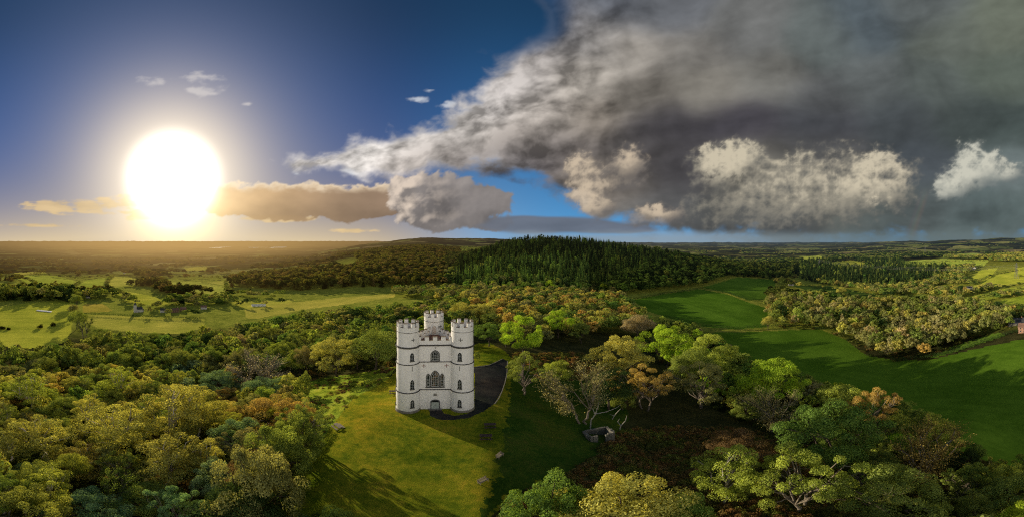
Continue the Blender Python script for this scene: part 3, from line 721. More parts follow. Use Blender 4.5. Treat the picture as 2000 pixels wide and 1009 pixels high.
# ------------------------------------------------------------------ the castle
def whitewash():
    m, t = new_mat('whitewashed_stone')
    co = t.node('ShaderNodeTexCoord').outputs['Object']
    n = t.noise(co, .9, 6, .65)
    c = t.ramp(n, [(.3, (.84, .80, .75)), (.55, (.90, .87, .82)), (.7, (.85, .80, .74))])
    mp = t.node('ShaderNodeMapping'); t.l.new(co, mp.inputs[0]); mp.inputs['Scale'].default_value = (2.2, 2.2, .16)
    c = t.mix(t.rng(t.noise(mp.outputs[0], 1.0, 5, .7), .50, .78, 0, .42), c, (.60, .54, .46, 1))
    sep = t.node('ShaderNodeSeparateXYZ'); t.l.new(co, sep.inputs[0])
    c = t.mix(t.math('MULTIPLY', t.rng(sep.outputs[2], 2.2, 0, 0, .55), t.rng(t.noise(co, 1.6, 5, .7), .35, .65)), c, (.42, .40, .32, 1))
    a = t.math('MULTIPLY', t.math('ARCTAN2', sep.outputs[0], sep.outputs[1]), 5.2)
    cv = t.node('ShaderNodeCombineXYZ'); t.put(cv.inputs[0], t.math('ADD', sep.outputs[0], t.math('MULTIPLY', sep.outputs[1], .6))); t.put(cv.inputs[1], sep.outputs[2])
    br = t.node('ShaderNodeTexBrick'); t.l.new(cv.outputs[0], br.inputs[0]); br.inputs['Scale'].default_value = 1.0
    br.inputs['Brick Width'].default_value = .62; br.inputs['Row Height'].default_value = .30; br.inputs['Mortar Size'].default_value = .018
    br.inputs['Color1'].default_value = (1, 1, 1, 1); br.inputs['Color2'].default_value = (.90, .90, .90, 1); br.inputs['Mortar'].default_value = (.78, .78, .78, 1)
    c = t.mix(.12, c, br.outputs[0], 'MULTIPLY')
    p = t.node('ShaderNodeBsdfPrincipled'); t.put(p.inputs['Base Color'], c); p.inputs['Roughness'].default_value = .85; p.inputs['Specular IOR Level'].default_value = .15
    b = t.node('ShaderNodeBump'); b.inputs['Strength'].default_value = .12; b.inputs['Distance'].default_value = .02
    t.put(b.inputs['Height'], t.math('ADD', t.noise(co, 7, 5, .7), br.outputs[1])); t.l.new(b.outputs[0], p.inputs['Normal'])
    finish(t, p.outputs[0], False)
    return m
M_WHITE = whitewash()
M_COURSE = simple_mat('grey_string_course', (.075, .070, .062), .85, .4, 2.0, .4, haze=False)
M_STONE = simple_mat('grey_plinth_stone', (.20, .18, .15), .9, .35, 1.5, .5, haze=False)
M_SURR = simple_mat('dark_window_surround', (.085, .082, .074), .8, .3, 4.0, .2, haze=False)
M_TRACERY = simple_mat('pale_tracery', (.50, .50, .47), .7, .15, 4.0, haze=False)
M_DOOR = simple_mat('grey_green_door_paint', (.42, .46, .40), .55, .12, 1.2, haze=False)
M_ROOF = simple_mat('rusty_roof_felt', (.19, .085, .055), .9, .5, .6, .4, haze=False, dirt=((.40, .36, .32), .8))
M_CAP = simple_mat('weathered_coping', (.20, .145, .095), .95, .5, 2.0, .5, haze=False)
M_RED = simple_mat('faded_red_cross_paint', (.26, .13, .11), .9, .3, 3.0, haze=False)
M_DARK = simple_mat('dark_slit', (.03, .028, .026), .9, .3, 3.0, haze=False)
M_PALE_DOOR = simple_mat('pale_render_door', (.55, .47, .40), .8, .12, 2.0, haze=False)

def glass_mat(name, warm):
    m, t = new_mat(name)
    co = t.node('ShaderNodeTexCoord').outputs['Object']
    c = t.mix(t.rng(t.noise(co, 1.7, 4, .7), .46, .62, 0, 1.0 if warm else .25), (.012, .014, .014, 1), (.22, .12, .06, 1) if warm else (.05, .06, .07, 1))
    p = t.node('ShaderNodeBsdfPrincipled'); t.put(p.inputs['Base Color'], c); p.inputs['Roughness'].default_value = .08; p.inputs['Specular IOR Level'].default_value = .6
    b = t.node('ShaderNodeBump'); b.inputs['Strength'].default_value = .06; t.put(b.inputs['Height'], t.noise(co, 2.2, 2)); t.l.new(b.outputs[0], p.inputs['Normal'])
    finish(t, p.outputs[0], False)
    return m
M_GLASS = glass_mat('dark_leaded_glass', False); M_GLASS_WARM = glass_mat('glass_over_warm_room', True)

def pointed(w, h, n=7, spring=.55, z0=0.0):
    """pointed-arch outline (x, z), counted the same for any w, h"""
    P = [(-w / 2, z0), (w / 2, z0)]
    zs = z0 + h * spring; R = w * 1.0
    top = h * (1 - spring)
    for k in range(n + 1):
        t = k / n; a = t * math.pi / 3
        x = w / 2 - R * (1 - math.cos(a)); z = math.sin(a) / math.sin(math.pi / 3) * top
        P.append((x, zs + z))
    for k in range(n - 1, -1, -1):
        t = k / n; a = t * math.pi / 3
        x = w / 2 - R * (1 - math.cos(a)); z = math.sin(a) / math.sin(math.pi / 3) * top
        P.append((-x, zs + z))
    return P

def rounded(w, h, n=8, spring=.7, z0=0.0):
    P = [(-w / 2, z0), (w / 2, z0)]; zs = z0 + h * spring; top = h * (1 - spring)
    for k in range(n + 1):
        a = math.pi * k / n; P.append((w / 2 * math.cos(a), zs + top * math.sin(a)))
    return P

CASTLE_C = polar(849.0, 69.4)
CASTLE_RZ = -((849.5 - 1000) / K) + math.radians(1.8)
castle = empty('castle_tower', (CASTLE_C.x, CASTLE_C.y, 0), CASTLE_RZ, 'white battlemented castle with three round turrets standing on the grassy hilltop', 'castle')
S = 5.53; RB = S / math.cos(math.pi / 6)          # half side, distance of the turret centres from the middle
TC = [(-S, -RB * .5), (S, -RB * .5), (0, RB)]
YF = -RB * .5
Z1, Z2, Z3 = 4.95, 11.55, 15.3
WALL_TOP = 16.35
TUR_TOP = 19.6

def wall_frame(k):
    """matrix that puts (x along the wall, y outward negative, z up) on wall k; wall 0 faces the lawn"""
    a = k * 2 * math.pi / 3
    return Matrix.Rotation(a, 4, 'Z')

core = Geo()
for k in range(3):
    M = wall_frame(k)
    # shaft wall with its openings left as shallow recesses in front of the glass
    core.prism([(-S, -.4), (S, -.4), (S, Z1), (-S, Z1)], YF - .30, YF + .5, M)
    core.prism([(-S, Z1), (S, Z1), (S, Z2), (-S, Z2)], YF - .22, YF + .5, M)
    core.prism([(-S, Z2), (S, Z2), (S, WALL_TOP), (-S, WALL_TOP)], YF - .14, YF + .36, M)
core.build('wall', M_WHITE, castle)
roof = Geo(); roof.add([(-S, YF + .3, 15.35), (S, YF + .3, 15.35), (0, RB - .3, 15.55)], [(0, 1, 2)])
roof.add([(-1.3, -1.6, 15.5), (1.3, -1.6, 15.5), (1.0, 2.4, 15.9), (-1.0, 2.4, 15.9), (-1.3, -1.6, 15.36), (1.3, -1.6, 15.36), (1.0, 2.4, 15.36), (-1.0, 2.4, 15.36)], [(0, 1, 2, 3), (0, 4, 5, 1), (1, 5, 6, 2), (2, 6, 7, 3), (3, 7, 4, 0)])
roof.build('roof', M_ROOF, castle)

def two_tone(name, g, c, m0, m1, parent):
    n = len(g.f); g.add(c.v, c.f)
    o = g.build(name, m0, parent); o.data.materials.append(m1)
    for i in range(n, len(o.data.polygons)): o.data.polygons[i].material_index = 1
    return o

def merlon_wall(k):
    M = wall_frame(k); g = Geo(); c = Geo()
    xs = [-3.35, -1.68, 0, 1.68, 3.35]
    for x in xs:
        w = .88
        g.prism([(x - w / 2, WALL_TOP - .002), (x + w / 2, WALL_TOP - .002), (x + w / 2, 17.12), (x - w / 2, 17.12)], YF - .141, YF + .33, M)
        c.prism([(x - w / 2 - .04, 17.12), (x + w / 2 + .04, 17.12), (x + w / 2 + .02, 17.22), (x - w / 2 - .02, 17.22)], YF - .19, YF + .38, M)
    for i in range(len(xs) - 1):
        a = xs[i] + .46; b = xs[i + 1] - .46
        c.prism([(a, WALL_TOP), (b, WALL_TOP), (b, WALL_TOP + .07), (a, WALL_TOP + .07)], YF - .17, YF + .35, M)
    g.prism([(-3.8, WALL_TOP - .25), (3.8, WALL_TOP - .25), (3.8, WALL_TOP - .003), (-3.8, WALL_TOP - .003)], YF - .145, YF + .334, M)
    two_tone('parapet', g, c, M_WHITE, M_CAP, castle)
for k in range(3): merlon_wall(k)

def course(z, h, out, k_off):
    g = Geo()
    for k in range(3):
        g.prism([(-S + 1.9, z - h / 2), (S - 1.9, z - h / 2), (S - 1.9, z + h / 2), (-S + 1.9, z + h / 2)], YF - k_off - out, YF + .1, wall_frame(k))
    return g.build('string_course', M_COURSE, castle)
course(Z1, .17, .10, .30); course(Z2, .15, .10, .22); course(Z3, .30, .16, .14)

def slit_cross(g, M, x, z, s, y):
    g.prism([(x - s * .07, z - s * .5), (x + s * .07, z - s * .5), (x + s * .07, z + s * .5), (x - s * .07, z + s * .5)], y - .012, y + .1, M)
    g.prism([(x - s * .5, z - s * .07), (x - s * .075, z - s * .07), (x - s * .075, z + s * .07), (x - s * .5, z + s * .07)], y - .012, y + .1, M)
    g.prism([(x + s * .075, z - s * .07), (x + s * .5, z - s * .07), (x + s * .5, z + s * .07), (x + s * .075, z + s * .07)], y - .012, y + .1, M)
    g.prism([(x - s * .5 , z - s * .16), (x - s * .44, z - s * .16), (x - s * .44, z + s * .16), (x - s * .5, z + s * .16)], y - .016, y + .1, M)
    g.prism([(x + s * .44, z - s * .16), (x + s * .5, z - s * .16), (x + s * .5, z + s * .16), (x + s * .44, z + s * .16)], y - .016, y + .1, M)

def gothic_window(M, x, z, w, h, y, cols, rows, glass, spring=.55, name='window', sill=True):
    T = M @ Matrix.Translation((x, 0, z))
    f = Geo(); f.ring(pointed(w, h, spring=spring), pointed(w - .30, h - .32, spring=spring, z0=.10), y - .10, y + .06, T)
    if sill: f.prism([(-w / 2 - .08, -.12), (w / 2 + .08, -.12), (w / 2 + .08, .02), (-w / 2 - .08, .02)], y - .16, y + .05, T)
    fo = f.build(name, M_SURR, castle)
    iw, ih = w - .30, h - .32
    tr = Geo(); tr.ring(pointed(iw, ih, spring=spring, z0=.10), pointed(iw - .18, ih - .16, spring=spring, z0=.20), y - .05, y + .03, T)
    bw = .055
    for i in range(1, cols):
        bx = -iw / 2 + iw * i / cols
        top = .1 + ih * (spring + (1 - spring) * (1 - abs(bx) / (iw / 2)) * .85)
        tr.prism([(bx - bw / 2, .2), (bx + bw / 2, .2), (bx + bw / 2, top), (bx - bw / 2, top)], y - .043, y + .02, T)
    for j in range(1, rows):
        bz = .1 + ih * .74 * j / rows; half = iw / 2 - .06 if bz < .1 + ih * spring else iw * .34
        for i in range(cols):
            a = max(-half, -iw / 2 + iw * i / cols + bw / 2 + .001); b = min(half, -iw / 2 + iw * (i + 1) / cols - bw / 2 - .001)
            if b > a: tr.prism([(a, bz - bw / 2), (b, bz - bw / 2), (b, bz + bw / 2), (a, bz + bw / 2)], y - .040, y + .02, T)
    if cols > 2:   # intersecting arches in the head
        for sx in (-1, 1):
            for off in (.25, .5):
                pts = []
                for q in range(6):
                    a = q / 5 * math.radians(52); xx = sx * (iw * off) - sx * iw * .8 * (1 - math.cos(a)); zz = .1 + ih * spring + iw * .72 * math.sin(a)
                    if zz < ih + .02: pts.append((xx, y - .02, zz))
                if len(pts) > 1: tr.tube([T @ Vector(p) for p in pts], [.032] * len(pts), 4)
    tr.build('tracery', M_TRACERY, fo)
    gl = Geo(); gl.prism(pointed(iw, ih, spring=spring, z0=.1), y - .006, y + .02, T); gl.build('pane', glass, fo)
    return fo

M0 = wall_frame(0)
gothic_window(M0, 0, 11.82, 1.87, 2.45, YF - .14, 4, 4, M_GLASS)
y1 = YF - .22
gothic_window(M0, 0, 5.6, 1.86, 4.0, y1, 4, 6, M_GLASS_WARM, .62, sill=False)
gothic_window(M0, -1.41, 5.6, .90, 3.25, y1, 1, 6, M_GLASS, .72, sill=False)
gothic_window(M0, 1.41, 5.6, .90, 3.25, y1, 1, 6, M_GLASS_WARM, .72, sill=False)
Geo().prism([(-1.98, 5.42), (1.98, 5.42), (1.98, 5.598), (-1.98, 5.598)], y1 - .2, y1 + .05, M0).build('window_sill', M_SURR, castle)
for k in (1, 2):
    M = wall_frame(k)
    gothic_window(M, 0, 11.82, 1.87, 2.45, YF - .14, 4, 4, M_GLASS); gothic_window(M, 0, 5.6, 1.86, 4.0, y1, 4, 6, M_GLASS, .62)
# door
T = M0 @ Matrix.Translation((0, 0, 0)); yd = YF - .30
df = Geo(); df.ring(rounded(1.92, 2.48, spring=.72), rounded(1.58, 2.26, spring=.72, z0=-.02), yd - .10, yd + .05, T); dfo = df.build('door_frame', M_SURR, castle)
door = Geo()
for sx in (-1, 1):
    for q in range(4):
        x0 = sx * .39 - .385 + q * .1925
        door.prism([(x0 + .004, .0), (x0 + .1885, .0), (x0 + .1885, 1.72), (x0 + .004, 1.72)], yd - .035, yd + .02, T)
do = door.build('door', M_DOOR, castle)
Geo().box((.10, yd - .06, 1.0), (.04, .05, .22)).build('handle', M_DARK, do)
fan = Geo(); fan.prism(rounded(1.56, .50, spring=.1, z0=1.74), yd - .02, yd + .02, T); fan.build('fanlight', M_GLASS, castle)
Geo().prism([(-1.3, -.05), (1.3, -.05), (1.3, .10), (-1.3, .10)], yd - .55, yd - .0, T).build('doorstep', M_STONE, castle)
# plaque, crosses
pl = Geo(); pl.prism([(-.34, 3.34), (.34, 3.34), (.34, 3.96), (-.34, 3.96)], yd - .04, yd + .05, T)
for q in range(4): pl.prism([(-.25, 3.44 + q * .13), (.25, 3.44 + q * .13), (.25, 3.50 + q * .13), (-.25, 3.50 + q * .13)], yd - .052, yd, T)
pl.build('plaque', simple_mat('lichened_plaque', (.26, .24, .21), .9, .5, 9.0, haze=False), castle)
for x in (-2.3, 2.3):
    g = Geo(); slit_cross(g, M0, x, 10.65, .86, y1); g.build('cross_slit', M_RED, castle)
g = Geo(); slit_cross(g, M0, 0.08, 14.75, .46, YF - .14); g.build('cross_slit', M_DARK, castle)

def turret(idx, c, wins, face_az):
    """round turret: three drums that narrow upward, string courses, a ring of merlons, windows at the angles given (degrees from the outward-facing front)"""
    prof = [(2.52, -.6), (2.52, .34), (2.44, .42), (2.44, Z1), (2.35, Z1 + .06), (2.35, Z2), (2.27, Z2 + .06), (2.27, TUR_TOP), (1.86, TUR_TOP), (1.86, 18.2)]
    g = Geo(); g.lathe([(0.02, 18.2)][:0] + prof[2:], 56, c)
    t = g.build('turret', M_WHITE, castle, smooth=False)
    me = t.data
    me.polygons.foreach_set('use_smooth', [True] * len(me.polygons))
    try: me.set_sharp_from_angle(angle=math.radians(35))
    except Exception: pass
    Geo().lathe([(2.40, -.6), (2.56, -.6), (2.56, .30), (2.445, .46)], 56, c).build('plinth', M_STONE, t)
    Geo().lathe([(1.87, 18.25), (.05, 18.45)], 40, c).build('turret_roof', M_ROOF, t)
    for z, h, r in ((Z1, .18, 2.58), (Z2, .15, 2.49), (Z3, .34, 2.50), (18.55, .09, 2.36)):
        Geo().lathe([(r - .4, z + h / 2), (r - .04, z + h / 2), (r, z + h * .2), (r, z - h * .2), (r - .06, z - h / 2), (r - .4, z - h / 2)], 56, c).build('string_course', M_COURSE, t)
    n = 9
    mg = Geo(); cg = Geo()
    for k in range(n):
        a0 = 2 * math.pi * (k + .27) / n; a1 = a0 + 2 * math.pi / n * .50
        for geo, r0, r1, z0, z1 in ((mg, 1.875, 2.285, TUR_TOP - .002, 20.44), (cg, 1.84, 2.33, 20.44, 20.58)):
            m = 5; P = []
            for z in (z0, z1):
                for r in (r0, r1):
                    for q in range(m): a = a0 + (a1 - a0) * q / (m - 1); P.append((c[0] + r * math.cos(a), c[1] + r * math.sin(a), z))
            F = []
            for q in range(m - 1):
                F += [(q, q + 1, m + q + 1, m + q), (2 * m + q + 1, 2 * m + q, 3 * m + q, 3 * m + q + 1), (q + 1, q, 2 * m + q, 2 * m + q + 1), (m + q, m + q + 1, 3 * m + q + 1, 3 * m + q)]
            F += [(0, m, 3 * m, 2 * m), (m - 1, 3 * m - 1, 4 * m - 1, 2 * m - 1)]
            geo.add(P, F)
        b0 = a1 + .01; b1 = 2 * math.pi * (k + 1.27) / n - .01; m = 4; P = []
        for r in (1.85, 2.30):
            for z in (TUR_TOP, TUR_TOP + .05):
                for q in range(m): a = b0 + (b1 - b0) * q / (m - 1); P.append((c[0] + r * math.cos(a), c[1] + r * math.sin(a), z))
        F = []
        for q in range(m - 1): F += [(m + q, m + q + 1, 3 * m + q + 1, 3 * m + q), (2 * m + q, 2 * m + q + 1, 3 * m + q + 1, 3 * m + q), (q, q + 1, m + q + 1, m + q)]
        cg.add(P, F)
    mg.lathe([(2.25, TUR_TOP - .45), (2.29, TUR_TOP - .44), (2.29, TUR_TOP - .01), (2.25, TUR_TOP - .005)], 56, c)
    two_tone('battlement', mg, cg, M_WHITE, M_CAP, t)
    def at_angle(deg, r):
        a = math.radians(deg)                       # 0 = facing the lawn (-y), positive toward +x
        return Matrix.Translation((c[0], c[1], 0)) @ Matrix.Rotation(a, 4, 'Z') @ Matrix.Translation((0, -r, 0))
    for deg in wins:
        for z, h, r in ((1.45, 1.85, 2.44), (6.0, 2.15, 2.35), (12.5, 1.75, 2.27)):
            M = at_angle(deg, r) @ Matrix.Translation((0, 0, z)); w = .80
            f = Geo(); f.ring(pointed(w, h, spring=.62), pointed(w - .13, h - .13, spring=.62, z0=.05), -.03, .14, M)
            f.prism([(-w / 2 - .10, -.26), (w / 2 + .10, -.26), (w / 2 + .06, .0), (-w / 2 - .06, .0)], -.13, .1, M)
            wo_ = f.build('window', M_SURR, t)
            p = Geo(); p.prism(pointed(w - .13, h - .13, spring=.62, z0=.05), .0, .05, M); p.build('pane', M_GLASS, wo_)
            tr = Geo(); iw = w - .13
            tr.prism([(-.022, .06), (.022, .06), (.022, h - .3), (-.022, h - .3)], -.02, .02, M)
            for q in range(1, 5):
                zz = .05 + (h - .3) * q / 5
                for sx in (-1, 1): tr.prism([(min(sx * .024, sx * (iw / 2 - .02)), zz - .02), (max(sx * .024, sx * (iw / 2 - .02)), zz - .02), (max(sx * .024, sx * (iw / 2 - .02)), zz + .02), (min(sx * .024, sx * (iw / 2 - .02)), zz + .02)], -.018, .02, M)
            tr.build('tracery', M_TRACERY, wo_)
        g = Geo(); M = at_angle(deg, 2.35); g.prism([(-.05, 10.1), (.05, 10.1), (.05, 11.2), (-.05, 11.2)], -.012, .08, M); g.build('arrow_slit', M_DARK, t)
        g = Geo(); slit_cross(g, at_angle(deg + (7 if deg > 0 else 4), 2.27), 0, 17.0, .80, 0); g.build('cross_slit', M_DARK, t)
    return t, at_angle
turret(0, TC[0], (24, -84, 150), 0)
turret(1, TC[1], (-19, 82, -150), 0)
t3, aa = turret(2, TC[2], (90, -90, 180), 0)
M = aa(0, 2.27)
f = Geo(); f.ring(rounded(1.06, 1.95, spring=.72), rounded(.90, 1.85, spring=.72), -.06, .1, M @ Matrix.Translation((0, 0, 15.75))); fo = f.build('door_frame', M_TRACERY, t3)
f = Geo(); f.prism(rounded(.90, 1.85, spring=.72), -.03, .1, M @ Matrix.Translation((0, 0, 15.75))); f.build('door', M_PALE_DOOR, t3)
g = Geo(); slit_cross(g, aa(38, 2.27), 0, 17.4, .9, 0); g.build('cross_slit', M_DARK, t3)
# ------------------------------------------------------------------ trees
def leaf_mat(name, instanced=False):
    m, t = new_mat(name)
    if instanced:
        a = t.node('ShaderNodeAttribute', attribute_name='tint', attribute_type='INSTANCER'); base = a.outputs['Color']
    else:
        base = t.node('ShaderNodeObjectInfo').outputs['Color']
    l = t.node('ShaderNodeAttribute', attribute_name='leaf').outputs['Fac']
    dark = t.mix(1.0, base, (.30, .36, .32, 1), 'MULTIPLY'); lite = t.mix(1.0, base, (1.85, 1.75, 1.5, 1), 'MULTIPLY')  # painted highlight and shade tones of the leaves
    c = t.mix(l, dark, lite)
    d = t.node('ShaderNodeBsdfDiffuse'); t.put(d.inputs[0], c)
    tr = t.node('ShaderNodeBsdfTranslucent'); t.put(tr.inputs[0], t.mix(1.0, c, (1.25, 1.1, .5, 1), 'MULTIPLY'))
    mx = t.node('ShaderNodeMixShader'); mx.inputs[0].default_value = .42; t.l.new(d.outputs[0], mx.inputs[1]); t.l.new(tr.outputs[0], mx.inputs[2])
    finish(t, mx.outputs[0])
    return m
M_LEAF = leaf_mat('leaves'); M_LEAF_I = leaf_mat('leaves_of_far_woods', True)
M_BARK = simple_mat('brown_bark', (.085, .062, .042), .95, .4, 3.0, .5)
M_BARK_PALE = simple_mat('pale_silvery_bark', (.42, .37, .30), .9, .35, 2.0, .4)
M_BARK_GREY = simple_mat('grey_tan_bark', (.20, .16, .115), .95, .35, 3.0, .4)

def leaf_cloud(centres, radii, per, size, seed, jitter=.55, shape=(1, 1, .8), lit=None):
    r = np.random.RandomState(seed)
    n = len(centres) * per
    ci = np.repeat(np.arange(len(centres)), per)
    d = r.normal(size=(n, 3)); d /= np.linalg.norm(d, axis=1)[:, None] + 1e-9
    d[:, 2] = np.where(d[:, 2] < -.35, -d[:, 2] * .7, d[:, 2])
    rad = r.uniform(.55, 1.0, n) ** .6 * np.asarray(radii)[ci]
    P = np.asarray(centres)[ci] + d * rad[:, None] * np.array(shape)
    N = d + r.normal(scale=jitter, size=(n, 3)); N /= np.linalg.norm(N, axis=1)[:, None]
    A = np.cross(N, r.normal(size=(n, 3))); A /= np.linalg.norm(A, axis=1)[:, None] + 1e-9
    B = np.cross(N, A)
    s = size * r.uniform(.6, 1.35, n)
    q = np.stack([P - A * s[:, None], P - B * s[:, None] * .62, P + A * s[:, None], P + B * s[:, None] * .62], 1)
    V = q.reshape(-1, 3)
    F = np.arange(n * 4).reshape(n, 4)
    cl = r.uniform(0, 1, len(centres))[ci]
    leaf = np.clip(.5 + .5 * (cl - .5) + r.normal(scale=.17, size=n) + .22 * d[:, 2] + .06 * (rad / np.asarray(radii)[ci] - .8), 0, 1)  # bright clump tops and darker undersides painted into the leaf value
    return V, F, np.repeat(leaf, 4)

def crown_points(n, rx, rz, cz, seed, inner=.35, squash_low=.55, irregular=.22):
    r = np.random.RandomState(seed); out = []; rr = []
    ph = r.uniform(0, 6.28, 4)
    tries = 0
    while len(out) < n and tries < 6000:
        tries += 1
        d = r.normal(size=3); d /= np.linalg.norm(d)
        if d[2] < -.55: continue
        a = math.atan2(d[1], d[0])
        k = 1 + irregular * (math.sin(2 * a + ph[0]) * .6 + math.sin(3 * a + ph[1]) * .6 + math.sin(5 * a + ph[2]) * .35)
        f = r.uniform(inner, 1.0) ** .5
        p = np.array([d[0] * rx * k * f, d[1] * rx * k * f, cz + d[2] * rz * f * (squash_low if d[2] < 0 else 1) * (1 + .12 * math.sin(3 * a + ph[3]))])
        out.append(p)
    return np.array(out)

def limb(g, p0, p1, r0, r1, r, n=4, sides=5, sag=.12):
    p0 = np.asarray(p0, float); p1 = np.asarray(p1, float); L = np.linalg.norm(p1 - p0)
    pts = []
    for i in range(n + 1):
        t = i / n; q = p0 + (p1 - p0) * t; q = q + r.normal(scale=L * .045, size=3) * (0 < i < n); q[2] += L * sag * math.sin(math.pi * t)
        pts.append(q)
    g.tube(pts, [r0 + (r1 - r0) * (i / n) for i in range(n + 1)], sides, cap=False)
    return pts

def tree_kind(seed, H=10.0, rx=4.0, rz=3.6, cz=6.2, clumps=34, cr=(1.0, 1.7), per=290, leaf=.135, fork=2.6, tr=.26, limbs=9, irregular=.22, inner=.35, squash=.55, twigs=0, multi=1, lean=0.0, jitter=.42):
    """(crown mesh, trunk mesh) of one tree, 10 m tall or so, at the origin"""
    r = np.random.RandomState(seed)
    cp = crown_points(clumps, rx, rz, cz, seed + 1, inner, squash, irregular)
    rad = r.uniform(cr[0], cr[1], len(cp))
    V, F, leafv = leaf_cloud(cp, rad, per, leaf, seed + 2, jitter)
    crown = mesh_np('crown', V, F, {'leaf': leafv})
    g = Geo()
    forks = []
    for k in range(multi):
        a = r.uniform(0, 6.28); off = .0 if multi == 1 else .35
        b = np.array([math.cos(a) * off, math.sin(a) * off, -.8]); top = np.array([math.cos(a) * (off * 3) + lean, math.sin(a) * (off * 3), fork])
        pts = limb(g, b, top, tr * 1.25, tr * .8, r, 5, 8, 0.0); forks.append(top)
    order = np.argsort(-np.linalg.norm(cp - np.array([0, 0, cz]), axis=1))
    for i in order[:limbs]:
        f = forks[r.randint(len(forks))]
        pts = limb(g, f, cp[i], tr * .55, .04, r, 4, 5)
        if twigs:
            for q in range(twigs):
                s = pts[r.randint(1, 4)]; e = cp[r.randint(len(cp))]
                if np.linalg.norm(e - s) < rx * .9: limb(g, s, e, tr * .2, .025, r, 3, 4)
    return crown, g.mesh('trunk')

def bare_kind(seed, H=10.0, rx=4.6, rz=3.6, cz=6.0, limbs=13, twig=1000, buds=2600, fork=2.4, multi=2, bud=.085, tr=.15):
    r = np.random.RandomState(seed); g = Geo(); forks = []
    for k in range(multi):
        a = r.uniform(0, 6.28) if k == 0 else a + 2.6
        b = np.array([math.cos(a) * .2, math.sin(a) * .2, -.8]); top = np.array([math.cos(a) * 1.0, math.sin(a) * 1.0, fork + r.uniform(-.3, .8)])
        limb(g, b, top, tr * 1.25, tr * .75, r, 5, 8, 0.0); forks.append(top)
    cp = crown_points(limbs, rx, rz, cz, seed + 5, .55, .5, .2); joints = []
    for p in cp:
        f = min(forks, key=lambda q: np.linalg.norm(q - p) + r.uniform(0, 2))
        joints += [(q, p) for q in limb(g, f, p, tr * .5, .05, r, 5, 5)[1:]]
    tips = []; tw = Geo()
    for k in range(twig):
        s, p = joints[r.randint(len(joints))]; out = s - np.array([0, 0, cz - 2.2]); out = out / (np.linalg.norm(out) + 1e-6)
        d = out + r.normal(scale=.55, size=3); d[2] += .25; d /= np.linalg.norm(d)
        e = s + d * r.uniform(.7, 2.1)
        m = (s + e) / 2 + r.normal(scale=.1, size=3)
        tw.tube([s, m, e], [.026, .018, .010], 3, cap=False); tips += [e, m + (e - m) * .5]
    tips = np.array(tips)
    V, F, leafv = leaf_cloud(tips, np.full(len(tips), .34), max(1, buds // len(tips)), bud, seed + 9, .9)
    tv = np.array(tw.v); tf = np.array(tw.f)
    V2 = np.concatenate([V, tv]); F2 = np.concatenate([F, tf + len(V)]); lv = np.concatenate([leafv, np.full(len(tv), .35)])
    return mesh_np('crown', V2, F2, {'leaf': lv}), g.mesh('trunk')

def conifer_kind(seed, H=16.0, R=2.5, tiers=15, frond=9, dense=1.0):
    r = np.random.RandomState(seed); V = []; F = []; lv = []
    for i in range(tiers):
        t = i / (tiers - 1); z = H * (.10 + .88 * t); rr = R * (1 - t) ** .85 + .12
        m = max(4, int(frond * (1 - .5 * t)))
        for k in range(m):
            a = 2 * math.pi * (k + r.uniform(-.3, .3)) / m + i * .7; L = rr * r.uniform(.75, 1.15); w = rr * .42
            dx, dy = math.cos(a), math.sin(a); b = len(V); h = H / tiers
            V += [(dx * .05, dy * .05, z + h * .55), (dx * L * .6 - dy * w, dy * L * .6 + dx * w, z - .05 * L), (dx * L, dy * L, z - .32 * L), (dx * L * .6 + dy * w, dy * L * .6 - dx * w, z - .05 * L)]
            F.append((b, b + 1, b + 2, b + 3)); q = np.clip(r.normal(.5, .2), 0, 1); lv += [q * .6, q, q, q]
    b = len(V); V += [(.1, 0, H * .95), (-.05, .09, H * .95), (-.05, -.09, H * .95), (0, 0, H * 1.03)]; F += [(b, b + 1, b + 3, b + 3)][:0]; lv += [.5] * 4
    me = mesh_np('crown', np.array(V), np.array(F), {'leaf': np.array(lv)})
    g = Geo(); g.tube([(0, 0, -.8), (0, 0, H * .5), (0, 0, H * .97)], [.24, .14, .03], 5, cap=False)
    return me, g.mesh('trunk')

